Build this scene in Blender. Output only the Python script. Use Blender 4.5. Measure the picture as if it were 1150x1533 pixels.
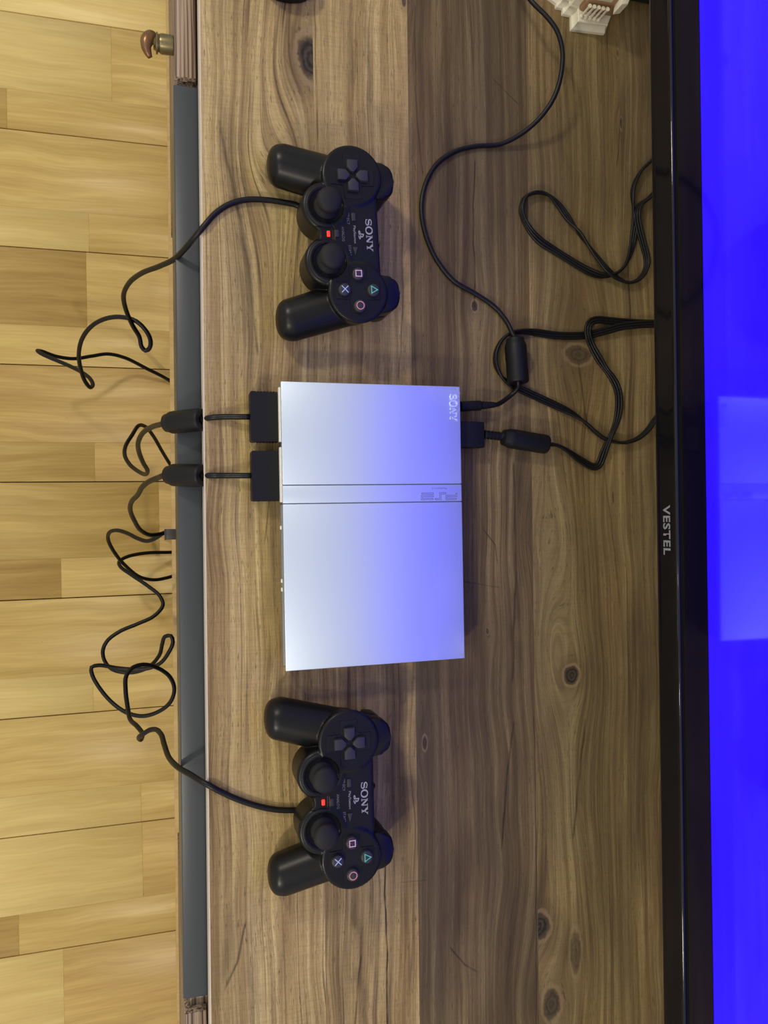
import bpy, bmesh, math, random
import numpy as np
from mathutils import Matrix, Vector, Euler

for o in list(bpy.data.objects):
    bpy.data.objects.remove(o)
SC = bpy.context.scene
COL = SC.collection

# ------------------------------------------------------------------ camera
CAM_POS = (-0.00770695, -0.16609966, 0.63587044)
CAM_ROT = ((0.0178, -0.99984, 0.00346), (0.96155, 0.01617, -0.27415), (0.27405, 0.0082, 0.96168))
FPX = 1151.0
PW, PH = 1150.0, 1533.0
cam_d = bpy.data.cameras.new('camera')
cam_d.sensor_fit = 'AUTO'
cam_d.sensor_width = 36.0
cam_d.lens = FPX * 36.0 / PH
cam_d.clip_start = 0.01
cam = bpy.data.objects.new('camera', cam_d)
COL.objects.link(cam)
M = Matrix(CAM_ROT).to_4x4()
M.translation = Vector(CAM_POS)
cam.matrix_world = M
SC.camera = cam

# ------------------------------------------------------------------ world, lamps, exposure
w = bpy.data.worlds.new('world')
SC.world = w
w.use_nodes = True
w.node_tree.nodes['Background'].inputs['Color'].default_value = (1.0, 0.965, 0.91, 1)
w.node_tree.nodes['Background'].inputs['Strength'].default_value = 0.38


def lamp(name, loc, power, radius, color):
    d = bpy.data.lights.new(name, 'POINT')
    d.energy = power
    d.shadow_soft_size = radius
    d.color = color
    o = bpy.data.objects.new(name, d)
    COL.objects.link(o)
    o.location = loc
    return o


lamp('room_lamp_near_statue', (-0.84, -0.66, 0.85), 13.5, 0.06, (1.0, 0.90, 0.72))
lamp('room_lamp_lid_side', (0.84, -0.70, 0.85), 15.5, 0.06, (1.0, 0.90, 0.72))  # unseen lamp on the disc-lid side, inferred from the shadow directions
lamp('ceiling_bulb', (0.58, -1.25, 1.75), 9.0, 0.035, (1.0, 0.95, 0.88))
lamp('ceiling_bulb', (0.18, -1.25, 1.75), 4.0, 0.03, (1.0, 0.95, 0.88))

SC.view_settings.view_transform = 'Standard'
SC.view_settings.look = 'None'
SC.view_settings.gamma = 1.0
SC.view_settings.use_curve_mapping = False
SC.view_settings.exposure = 0.55

# ------------------------------------------------------------------ helpers
CP = np.array(CAM_POS)
CR = np.array(CAM_ROT)


def px(x, y, z):
    """the point of the place at height z that the photograph shows at pixel x, y"""
    d = CR @ np.array([(x - PW / 2) / FPX, -(y - PH / 2) / FPX, -1.0])
    return CP + d * ((z - CP[2]) / d[2])


def py_(x, y, yy):
    d = CR @ np.array([(x - PW / 2) / FPX, -(y - PH / 2) / FPX, -1.0])
    return CP + d * ((yy - CP[1]) / d[1])


def link(name, me, mat=None, parent=None, loc=(0, 0, 0), rot=(0, 0, 0)):
    o = bpy.data.objects.new(name, me)
    COL.objects.link(o)
    o.location = loc
    o.rotation_euler = rot
    if parent is not None:
        o.parent = parent
    if mat is not None and len(me.materials) == 0:
        me.materials.append(mat)
    return o


def mesh(name, verts, faces, smooth=False):
    me = bpy.data.meshes.new(name)
    me.from_pydata([tuple(map(float, v)) for v in verts], [], [tuple(map(int, f)) for f in faces])
    me.update()
    if smooth:
        me.polygons.foreach_set('use_smooth', [True] * len(me.polygons))
    return me


def bm_mesh(name, bm, smooth=False, angle=None):
    me = bpy.data.meshes.new(name)
    bmesh.ops.recalc_face_normals(bm, faces=bm.faces[:])
    bm.to_mesh(me)
    bm.free()
    if smooth:
        me.polygons.foreach_set('use_smooth', [True] * len(me.polygons))
        if angle is not None:
            me.set_sharp_from_angle(angle=math.radians(angle))
    return me


def empty(name, loc=(0, 0, 0), rz=0.0):
    o = bpy.data.objects.new(name, None)
    o.empty_display_size = 0.02
    COL.objects.link(o)
    o.location = loc
    o.rotation_euler = (0, 0, rz)
    return o


def tag(o, label=None, cat=None, group=None, kind=None):
    if label:
        o['label'] = label
    if cat:
        o['category'] = cat
    if group:
        o['group'] = group
    if kind:
        o['kind'] = kind
    return o


def box(name, x0, x1, y0, y1, z0, z1, bev=0.0, segs=2):
    bm = bmesh.new()
    bmesh.ops.create_cube(bm, size=1.0)
    for v in bm.verts:
        v.co = Vector(((x0 + x1) / 2 + v.co.x * (x1 - x0), (y0 + y1) / 2 + v.co.y * (y1 - y0),
                       (z0 + z1) / 2 + v.co.z * (z1 - z0)))
    if bev > 0:
        bmesh.ops.bevel(bm, geom=bm.edges[:], offset=bev, segments=segs, profile=0.5, affect='EDGES')
    return bm_mesh(name, bm, smooth=bev > 0, angle=50)


def prism(name, pts, z0, z1, bev=0.0, segs=2, top_only=True):
    bm = bmesh.new()
    n = len(pts)
    a = [bm.verts.new((p[0], p[1], z0)) for p in pts]
    b = [bm.verts.new((p[0], p[1], z1)) for p in pts]
    bm.faces.new(a[::-1])
    top = bm.faces.new(b)
    for i in range(n):
        bm.faces.new((a[i], a[(i + 1) % n], b[(i + 1) % n], b[i]))
    if bev > 0:
        ed = list(top.edges) if top_only else bm.edges[:]
        bmesh.ops.bevel(bm, geom=ed, offset=bev, segments=segs, profile=0.5, affect='EDGES')
    return bm_mesh(name, bm, smooth=True, angle=40)


def lathe(name, prof, segs=32, axis='Z', smooth_angle=40):
    """prof: list of (radius, height)"""
    bm = bmesh.new()
    rings = []
    for r, h in prof:
        if r < 1e-7:
            v = bm.verts.new((0, 0, h))
            rings.append([v] * segs)
        else:
            rings.append([bm.verts.new((r * math.cos(2 * math.pi * k / segs), r * math.sin(2 * math.pi * k / segs), h))
                          for k in range(segs)])
    for i in range(len(prof) - 1):
        for k in range(segs):
            q = [rings[i][k], rings[i][(k + 1) % segs], rings[i + 1][(k + 1) % segs], rings[i + 1][k]]
            u = []
            for v in q:
                if v not in u:
                    u.append(v)
            if len(u) >= 3:
                try:
                    bm.faces.new(u)
                except ValueError:
                    pass
    for ring in (rings[0], rings[-1]):
        if ring[0] is not ring[1]:
            try:
                bm.faces.new(ring)
            except ValueError:
                pass
    if axis == 'Y':
        for v in bm.verts:
            v.co = Vector((v.co.x, v.co.z, -v.co.y))
    elif axis == 'X':
        for v in bm.verts:
            v.co = Vector((v.co.z, v.co.y, -v.co.x))
    return bm_mesh(name, bm, smooth=True, angle=smooth_angle)


def catmull(P, step):
    P = np.asarray(P, float)
    Q = np.vstack([2 * P[0] - P[1], P, 2 * P[-1] - P[-2]])
    out = []
    for i in range(1, len(Q) - 2):
        p0, p1, p2, p3 = Q[i - 1], Q[i], Q[i + 1], Q[i + 2]
        n = max(2, int(np.linalg.norm((p2 - p1)[:3]) / step))
        # centripetal parametrisation keeps tight folds free of overshoot
        t0 = 0.0
        t1 = t0 + max(1e-5, np.linalg.norm((p1 - p0)[:3])) ** 0.5
        t2 = t1 + max(1e-5, np.linalg.norm((p2 - p1)[:3])) ** 0.5
        t3 = t2 + max(1e-5, np.linalg.norm((p3 - p2)[:3])) ** 0.5
        for k in range(n):
            t = t1 + (t2 - t1) * k / n
            A1 = (t1 - t) / (t1 - t0) * p0 + (t - t0) / (t1 - t0) * p1
            A2 = (t2 - t) / (t2 - t1) * p1 + (t - t1) / (t2 - t1) * p2
            A3 = (t3 - t) / (t3 - t2) * p2 + (t - t2) / (t3 - t2) * p3
            B1 = (t2 - t) / (t2 - t0) * A1 + (t - t0) / (t2 - t0) * A2
            B2 = (t3 - t) / (t3 - t1) * A2 + (t - t1) / (t3 - t1) * A3
            out.append((t2 - t) / (t2 - t1) * B1 + (t - t1) / (t2 - t1) * B2)
    out.append(Q[-2])
    return np.array(out)


def tube(name, pts, r, segs=10, step=0.004, spline=True):
    C = catmull(pts, step) if spline else np.asarray(pts, float)
    T = np.gradient(C, axis=0)
    T /= np.linalg.norm(T, axis=1)[:, None] + 1e-12
    nrm = np.cross(T[0], (0, 0, 1.0))
    if np.linalg.norm(nrm) < 1e-3:
        nrm = np.cross(T[0], (1.0, 0, 0))
    nrm /= np.linalg.norm(nrm)
    verts, faces = [], []
    n = len(C)
    for i in range(n):
        nrm = nrm - T[i] * np.dot(nrm, T[i])
        nrm /= np.linalg.norm(nrm) + 1e-12
        b = np.cross(T[i], nrm)
        rr = r[i] if hasattr(r, '__len__') else r
        for k in range(segs):
            a = 2 * math.pi * k / segs
            verts.append(C[i] + rr * (math.cos(a) * nrm + math.sin(a) * b))
    for i in range(n - 1):
        for k in range(segs):
            faces.append((i * segs + k, i * segs + (k + 1) % segs, (i + 1) * segs + (k + 1) % segs, (i + 1) * segs + k))
    faces.append(tuple(range(segs))[::-1])
    faces.append(tuple((n - 1) * segs + k for k in range(segs)))
    return mesh(name, verts, faces, smooth=True)


def surface_nets(f, lo, hi, h):
    lo, hi = np.array(lo, float), np.array(hi, float)
    n = np.ceil((hi - lo) / h).astype(int) + 1
    ax = [lo[i] + h * np.arange(n[i]) for i in range(3)]
    X, Y, Z = np.meshgrid(*ax, indexing='ij')
    V = f(X, Y, Z)
    S = V < 0
    nc = n - 1
    cnt = np.zeros(nc)
    pos = np.zeros(tuple(nc) + (3,))

    def sl(d):
        return tuple(slice(d[i], d[i] + nc[i]) for i in range(3))
    corners = [(a, b, c) for a in (0, 1) for b in (0, 1) for c in (0, 1)]
    for c0 in corners:
        for k in range(3):
            if c0[k] == 0:
                c1 = list(c0)
                c1[k] = 1
                v0, v1 = V[sl(c0)], V[sl(c1)]
                m = (v0 < 0) != (v1 < 0)
                t = np.where(m, v0 / np.where(np.abs(v0 - v1) < 1e-12, 1, v0 - v1), 0)
                for d in range(3):
                    val = c0[d] + (t if d == k else 0)
                    pos[..., d] += np.where(m, val, 0)
                cnt += m
    act = cnt > 0
    idx = -np.ones(tuple(nc), int)
    idx[act] = np.arange(act.sum())
    base = np.stack(np.nonzero(act), 1)
    verts = lo + h * (base + pos[act] / cnt[act][:, None])
    faces = []
    for k in range(3):
        a, b = (k + 1) % 3, (k + 2) % 3
        s0 = [slice(1, n[i] - 1) for i in range(3)]
        s1 = list(s0)
        s0[k] = slice(0, n[k] - 1)
        s1[k] = slice(1, n[k])
        A, B = S[tuple(s0)], S[tuple(s1)]
        e = np.stack(np.nonzero(A != B), 1)
        sgn = A[A != B]
        off = np.array([1, 1, 1])
        off[k] = 0
        e = e + off
        ea, eb = np.zeros(3, int), np.zeros(3, int)
        ea[a] = 1
        eb[b] = 1
        q = [e - ea - eb, e - eb, e, e - ea]
        q = np.stack([idx[tuple(p.T)] for p in q], 1)
        q[~sgn] = q[~sgn][:, ::-1]
        faces.append(q)
    return verts, np.concatenate(faces)


# ---- letters
def text_mesh(name, s, length, extrude=0.0001, height=None, space=1.0, bold=0.0):
    c = bpy.data.curves.new(name, 'FONT')
    c.body = s
    c.size = 1.0
    c.align_x = 'CENTER'
    c.align_y = 'CENTER'
    c.resolution_u = 3
    c.offset = bold
    c.space_character = space
    o = bpy.data.objects.new(name, c)
    COL.objects.link(o)
    dg = bpy.context.evaluated_depsgraph_get()
    me = bpy.data.meshes.new_from_object(o.evaluated_get(dg))
    bpy.data.objects.remove(o)
    co = np.array([v.co for v in me.vertices])
    w_ = co[:, 0].max() - co[:, 0].min()
    h_ = co[:, 1].max() - co[:, 1].min()
    cx, cy = (co[:, 0].max() + co[:, 0].min()) / 2, (co[:, 1].max() + co[:, 1].min()) / 2
    sx = length / w_
    sy = height / h_ if height else sx
    bm = bmesh.new()
    bm.from_mesh(me)
    for v in bm.verts:
        v.co = Vector(((v.co.x - cx) * sx, (v.co.y - cy) * sy, extrude))     # printed: flat on its surface
    bpy.data.meshes.remove(me)
    return bm_mesh(name, bm)


def strokes_mesh(name, paths, extrude):
    """paths: list of (points, half-widths, closed); flat brush strokes with thickness"""
    verts, faces = [], []
    for pts, hw, closed in paths:
        P = np.asarray(pts, float)
        n = len(P)
        H = np.full(n, hw) if np.isscalar(hw) else np.asarray(hw, float)
        if closed:
            D0 = P - np.roll(P, 1, 0)
            D1 = np.roll(P, -1, 0) - P
        else:
            D0 = np.vstack([P[1] - P[0], P[1:] - P[:-1]])
            D1 = np.vstack([P[1:] - P[:-1], P[-1] - P[-2]])
        D0 /= np.linalg.norm(D0, axis=1)[:, None] + 1e-12
        D1 /= np.linalg.norm(D1, axis=1)[:, None] + 1e-12
        N0 = np.stack([-D0[:, 1], D0[:, 0]], 1)
        N1 = np.stack([-D1[:, 1], D1[:, 0]], 1)
        Nn = N0 + N1
        Nn /= np.linalg.norm(Nn, axis=1)[:, None] + 1e-12
        Nn *= (1 / np.maximum(0.35, np.sum(Nn * N0, 1)))[:, None]
        L, R = P + Nn * H[:, None], P - Nn * H[:, None]
        b = len(verts)
        for i in range(n):
            verts += [(L[i][0], L[i][1], 0), (R[i][0], R[i][1], 0), (L[i][0], L[i][1], extrude), (R[i][0], R[i][1], extrude)]
        rng = range(n) if closed else range(n - 1)
        for i in rng:
            j = (i + 1) % n
            p, q = b + 4 * i, b + 4 * j
            faces += [(p + 2, p + 3, q + 3, q + 2), (p, q, q + 1, p + 1), (p, p + 2, q + 2, q), (p + 1, q + 1, q + 3, p + 3)]
        if not closed:
            p, q = b, b + 4 * (n - 1)
            faces += [(p, p + 1, p + 3, p + 2), (q, q + 2, q + 3, q + 1)]
    return mesh(name, verts, faces)


def slab_word(name, length, height, extrude):
    """the wide slab-serif four-letter word on the shells, drawn stroke by stroke in a 4 x 1 box"""
    P = []
    th, tn, sf = 0.105, 0.05, 0.045
    # S
    t = np.linspace(0.15, 1.0, 12)
    s = []
    for a in np.linspace(20, 270, 16):
        s.append((0.40 + 0.33 * math.cos(math.radians(a)), 0.735 + 0.225 * math.sin(math.radians(a))))
    for a in np.linspace(90, -160, 16):
        s.append((0.42 + 0.35 * math.cos(math.radians(a)), 0.27 + 0.24 * math.sin(math.radians(a))))
    hw = 0.055 + 0.05 * np.exp(-((np.arange(32) - 15.5) / 6.0) ** 2)
    P.append((s, hw, False))
    P.append(([(0.74, 0.66), (0.74, 0.98)], 0.03, False))
    P.append(([(0.07, 0.02), (0.07, 0.36)], 0.03, False))
    # O
    o_, hw = [], []
    for a in np.linspace(0, 360, 33)[:-1]:
        o_.append((1.42 + 0.42 * math.cos(math.radians(a)), 0.5 + 0.525 * math.sin(math.radians(a))))
        hw.append(tn + 0.06 * abs(math.cos(math.radians(a))))
    P.append((o_, hw, True))
    # N
    P.append(([(2.18, 0.0), (2.18, 1.0)], 0.05, False))
    P.append(([(2.16, 0.97), (2.82, 0.03)], 0.11, False))
    P.append(([(2.84, 0.0), (2.84, 1.0)], 0.05, False))
    P.append(([(2.03, 0.96), (2.34, 0.96)], sf, False))
    P.append(([(2.03, 0.04), (2.34, 0.04)], sf, False))
    P.append(([(2.68, 0.96), (2.99, 0.96)], sf, False))
    # Y
    P.append(([(3.2, 0.97), (3.56, 0.45)], 0.11, False))
    P.append(([(3.9, 0.97), (3.56, 0.45)], 0.05, False))
    P.append(([(3.56, 0.5), (3.56, 0.0)], 0.105, False))
    P.append(([(3.06, 0.96), (3.42, 0.96)], sf, False))
    P.append(([(3.7, 0.96), (4.0, 0.96)], sf, False))
    P.append(([(3.36, 0.04), (3.76, 0.04)], sf, False))
    out = []
    for pts, h, c in P:
        q = [((x / 4.0 - 0.5) * length, (y - 0.5) * height) for x, y in pts]
        k = 0.5 * (length / 4 + height)
        out.append((q, np.asarray(h) * k if not np.isscalar(h) else h * k, c))
    return strokes_mesh(name, out, extrude)


# ------------------------------------------------------------------ materials
class S:
    """a shader value that can be written as arithmetic"""
    nt = None

    def __init__(self, sock):
        self.s = sock

    @staticmethod
    def op(kind, *a, clamp=False):
        n = S.nt.nodes.new('ShaderNodeMath')
        n.operation = kind
        n.use_clamp = clamp
        for i, v in enumerate(a):
            if isinstance(v, S):
                S.nt.links.new(v.s, n.inputs[i])
            else:
                n.inputs[i].default_value = float(v)
        return S(n.outputs[0])

    def __add__(self, o): return S.op('ADD', self, o)
    __radd__ = __add__
    def __sub__(self, o): return S.op('SUBTRACT', self, o)
    def __rsub__(self, o): return S.op('SUBTRACT', o, self)
    def __mul__(self, o): return S.op('MULTIPLY', self, o)
    __rmul__ = __mul__
    def __truediv__(self, o): return S.op('DIVIDE', self, o)
    def __neg__(self): return S.op('MULTIPLY', self, -1.0)


def s_exp(v): return S.op('EXPONENT', v)
def s_step(v, a, b):
    n = S.nt.nodes.new('ShaderNodeMapRange')
    n.interpolation_type = 'SMOOTHSTEP'
    n.inputs['From Min'].default_value = a
    n.inputs['From Max'].default_value = b
    S.nt.links.new(v.s, n.inputs['Value'])
    return S(n.outputs['Result'])


def s_lin(v, a, b, c, d):
    n = S.nt.nodes.new('ShaderNodeMapRange')
    for k, q in zip(('From Min', 'From Max', 'To Min', 'To Max'), (a, b, c, d)):
        n.inputs[k].default_value = q
    S.nt.links.new(v.s, n.inputs['Value'])
    return S(n.outputs['Result'])


def s_xyz(x, y, z=0.0):
    n = S.nt.nodes.new('ShaderNodeCombineXYZ')
    for i, v in enumerate((x, y, z)):
        if isinstance(v, S):
            S.nt.links.new(v.s, n.inputs[i])
        else:
            n.inputs[i].default_value = float(v)
    return n.outputs[0]


def s_noise(vec, scale=1.0, detail=4.0, rough=0.5, dist=0.0):
    n = S.nt.nodes.new('ShaderNodeTexNoise')
    S.nt.links.new(vec, n.inputs['Vector'])
    n.inputs['Scale'].default_value = scale
    n.inputs['Detail'].default_value = detail
    n.inputs['Roughness'].default_value = rough
    n.inputs['Distortion'].default_value = dist
    return S(n.outputs['Fac'])


def s_ramp(v, stops, interp='LINEAR'):
    n = S.nt.nodes.new('ShaderNodeValToRGB')
    cr = n.color_ramp
    cr.interpolation = interp
    while len(cr.elements) < len(stops):
        cr.elements.new(0.5)
    for e, (p, c) in zip(cr.elements, stops):
        e.position = p
        e.color = (c, c, c, 1) if np.isscalar(c) else tuple(c) + (1,)
    S.nt.links.new(v.s, n.inputs[0])
    return n.outputs[0]


def s_mix(fac, a, b, mode='MIX'):
    n = S.nt.nodes.new('ShaderNodeMix')
    n.data_type = 'RGBA'
    n.blend_type = mode
    n.clamp_factor = True
    if isinstance(fac, S):
        S.nt.links.new(fac.s, n.inputs[0])
    else:
        n.inputs[0].default_value = fac
    for i, v in ((6, a), (7, b)):
        if isinstance(v, tuple):
            n.inputs[i].default_value = v + (1,)
        else:
            S.nt.links.new(v, n.inputs[i])
    return n.outputs[2]


def new_mat(name):
    m = bpy.data.materials.new(name)
    m.use_nodes = True
    S.nt = m.node_tree
    b = m.node_tree.nodes['Principled BSDF']
    return m, b


def coords(kind='Object'):
    n = S.nt.nodes.new('ShaderNodeTexCoord')
    s = S.nt.nodes.new('ShaderNodeSeparateXYZ')
    S.nt.links.new(n.outputs[kind], s.inputs[0])
    return S(s.outputs[0]), S(s.outputs[1]), S(s.outputs[2]), n.outputs[kind]


def bump(b, h, strength, dist):
    n = S.nt.nodes.new('ShaderNodeBump')
    n.inputs['Strength'].default_value = strength
    n.inputs['Distance'].default_value = dist
    S.nt.links.new(h.s, n.inputs['Height'])
    S.nt.links.new(n.outputs[0], b.inputs['Normal'])


def plain(name, col, rough=0.5, metal=0.0, spec=0.5, grain=0.0, gscale=900.0, coat=0.0, tint=0.12, emis=None, estr=0.0):
    m, b = new_mat(name)
    x, y, z, v = coords()
    nz = s_noise(v, gscale * 0.25, 3.0)
    c = s_mix(nz, tuple(q * (1 - tint) for q in col), tuple(min(1, q * (1 + tint)) for q in col))
    S.nt.links.new(c, b.inputs['Base Color'])
    b.inputs['Roughness'].default_value = rough
    b.inputs['Metallic'].default_value = metal
    b.inputs['Specular IOR Level'].default_value = spec
    b.inputs['Coat Weight'].default_value = coat
    b.inputs['Coat Roughness'].default_value = 0.06
    if grain > 0:
        bump(b, s_noise(v, gscale, 2.0), grain, 0.0004)
    if emis:
        b.inputs['Emission Color'].default_value = emis + (1,)
        b.inputs['Emission Strength'].default_value = estr
    return m


TILT = -0.0058      # the cabinet and the television stand a hair askew to the console


def cab(p):
    c, s = math.cos(-TILT), math.sin(-TILT)
    return p[0] * c - p[1] * s, p[0] * s + p[1] * c


SEAMS_PX = [(472, 200), (612, 300), (795, 800), (938, 900)]
KNOTS = [  # pixel x, y, half size across, along (m), reach across, along, darkness, seam that cuts it
    (466, 86, 0.0115, 0.0185, 0.045, 0.100, 1.0, 'L0'),
    (866, 531, 0.0125, 0.0085, 0.030, 0.060, 0.62, None),
    (856, 1011, 0.0076, 0.0086, 0.026, 0.060, 1.0, None),
    (806, 1388, 0.0105, 0.0120, 0.032, 0.060, 1.0, 'R2'),
    (826, 1503, 0.0085, 0.0135, 0.030, 0.050, 0.80, None),
    (711, 458, 0.0028, 0.0048, 0.012, 0.035, 0.9, None),
    (636, 1112, 0.0022, 0.0062, 0.010, 0.040, 0.8, None),
    (403, 255, 0.0035, 0.0120, 0.030, 0.070, 0.45, None),
    (930, 185, 0.0014, 0.0060, 0.008, 0.030, 0.75, None),
    (862, 1425, 0.0050, 0.0200, 0.026, 0.070, 0.60, None),
    (925, 80, 0.0012, 0.0055, 0.008, 0.030, 0.75, None),
    (818, 800, 0.0, 0.0, 0.030, 0.050, 0.0, None),
    (840, 960, 0.0, 0.0, 0.020, 0.060, 0.0, None),
    (605, 3, 0.0018, 0.0050, 0.010, 0.03, 0.8, None),
    (918, 745, 0.0012, 0.0080, 0.006, 0.03, 0.6, None),
    (730, 945, 0.0016, 0.0030, 0.008, 0.02, 0.6, None),
]
CRACKS = [  # pixel polyline, half width (m), strength
    ([(578, 1285), (577, 1340), (580, 1440), (581, 1560)], 0.0006, 0.9), ([(712, 250), (709, 330), (712, 452)], 0.0006, 0.7),
    ([(768, 1090), (760, 1160), (752, 1262)], 0.0008, 0.7), ([(876, 1085), (868, 1160), (860, 1245)], 0.0009, 0.6),
    ([(472, -20), (473, 90), (476, 200)], 0.0004, 0.55), ([(800, 1080), (803, 1300), (804, 1560)], 0.0004, 0.55),
    ([(940, 370), (944, 480)], 0.0007, 0.5), ([(680, 1425), (695, 1443), (710, 1452)], 0.0007, 0.6),
    ([(730, 800), (742, 815), (745, 835)], 0.0005, 0.5), ([(610, 1320), (632, 1318)], 0.0004, 0.3),
    ([(366, 1390), (355, 1440), (342, 1470)], 0.0008, 0.6), ([(540, 1440), (536, 1480), (532, 1530)], 0.0007, 0.6),
    ([(868, 555), (874, 600), (880, 640)], 0.0008, 0.55), ([(745, 125), (770, 150)], 0.0005, 0.5),
    ([(410, 640), (404, 720), (398, 800)], 0.0006, 0.4), ([(770, 700), (773, 860), (768, 1010)], 0.0009, 0.55),
    ([(905, 700), (918, 800), (928, 900)], 0.0009, 0.35), ([(690, 870), (740, 878)], 0.0004, 0.45),
    ([(930, 180), (925, 240)], 0.0005, 0.5), ([(880, 40), (925, 90)], 0.0004, 0.2),
    ([(622, 20), (622, 140), (632, 250)], 0.0007, 0.45), ([(360, 330), (375, 420), (385, 520)], 0.0009, 0.5),
    ([(330, 190), (345, 260), (360, 330)], 0.0012, 0.5), ([(600, 300), (604, 430), (598, 560)], 0.0006, 0.4),
]
BANDS = [  # pixel ends, half width (m), strength: the broad dark streaks of the print
    ((532, 1335), (548, 1560), 0.0050, 0.55), ((562, 1345), (562, 1560), 0.0036, 0.45), ((640, 1050), (637, 1170), 0.0030, 0.45),
    ((585, 990), (600, 1275), 0.0110, 0.60), ((545, 1000), (560, 1050), 0.0080, 0.40), ((690, 1010), (684, 1150), 0.0160, 0.40),
    ((690, 1260), (684, 1410), 0.0140, 0.45), ((850, 1395), (838, 1450), 0.0085, 0.50), ((545, 20), (560, 170), 0.0040, 0.45),
    ((330, 150), (365, 330), 0.0065, 0.35), ((362, 330), (378, 600), 0.0055, 0.35), ((352, 1330), (330, 1480), 0.0040, 0.35),
    ((780, 690), (772, 1010), 0.0040, 0.40), ((950, 900), (958, 1260), 0.0080, 0.35), ((408, 740), (414, 1030), 0.0060, 0.40),
    ((690, 240), (700, 480), 0.0180, 0.35), ((640, 100), (660, 240), 0.0140, 0.25), ((712, 700), (716, 980), 0.0120, 0.35),
    ((395, 520), (395, 640), 0.0050, 0.30), ((960, 690), (966, 1000), 0.0060, 0.25), ((985, 1300), (990, 1420), 0.0060, 0.35),
    ((385, 1290), (378, 1500), 0.0030, 0.30), ((395, 1290), (388, 1520), 0.0022, 0.25), ((425, 1380), (418, 1540), 0.0022, 0.25),
]


def value_noise(U, V, seed):
    rs = np.random.RandomState(seed)
    T = rs.rand(256, 256)
    iu, iv = np.floor(U).astype(int), np.floor(V).astype(int)
    fu, fv = U - iu, V - iv
    fu, fv = fu * fu * (3 - 2 * fu), fv * fv * (3 - 2 * fv)
    g = lambda a, b: T[a % 256, b % 256]
    return (g(iu, iv) * (1 - fu) * (1 - fv) + g(iu + 1, iv) * fu * (1 - fv) + g(iu, iv + 1) * (1 - fu) * fv + g(iu + 1, iv + 1) * fu * fv)


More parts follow.
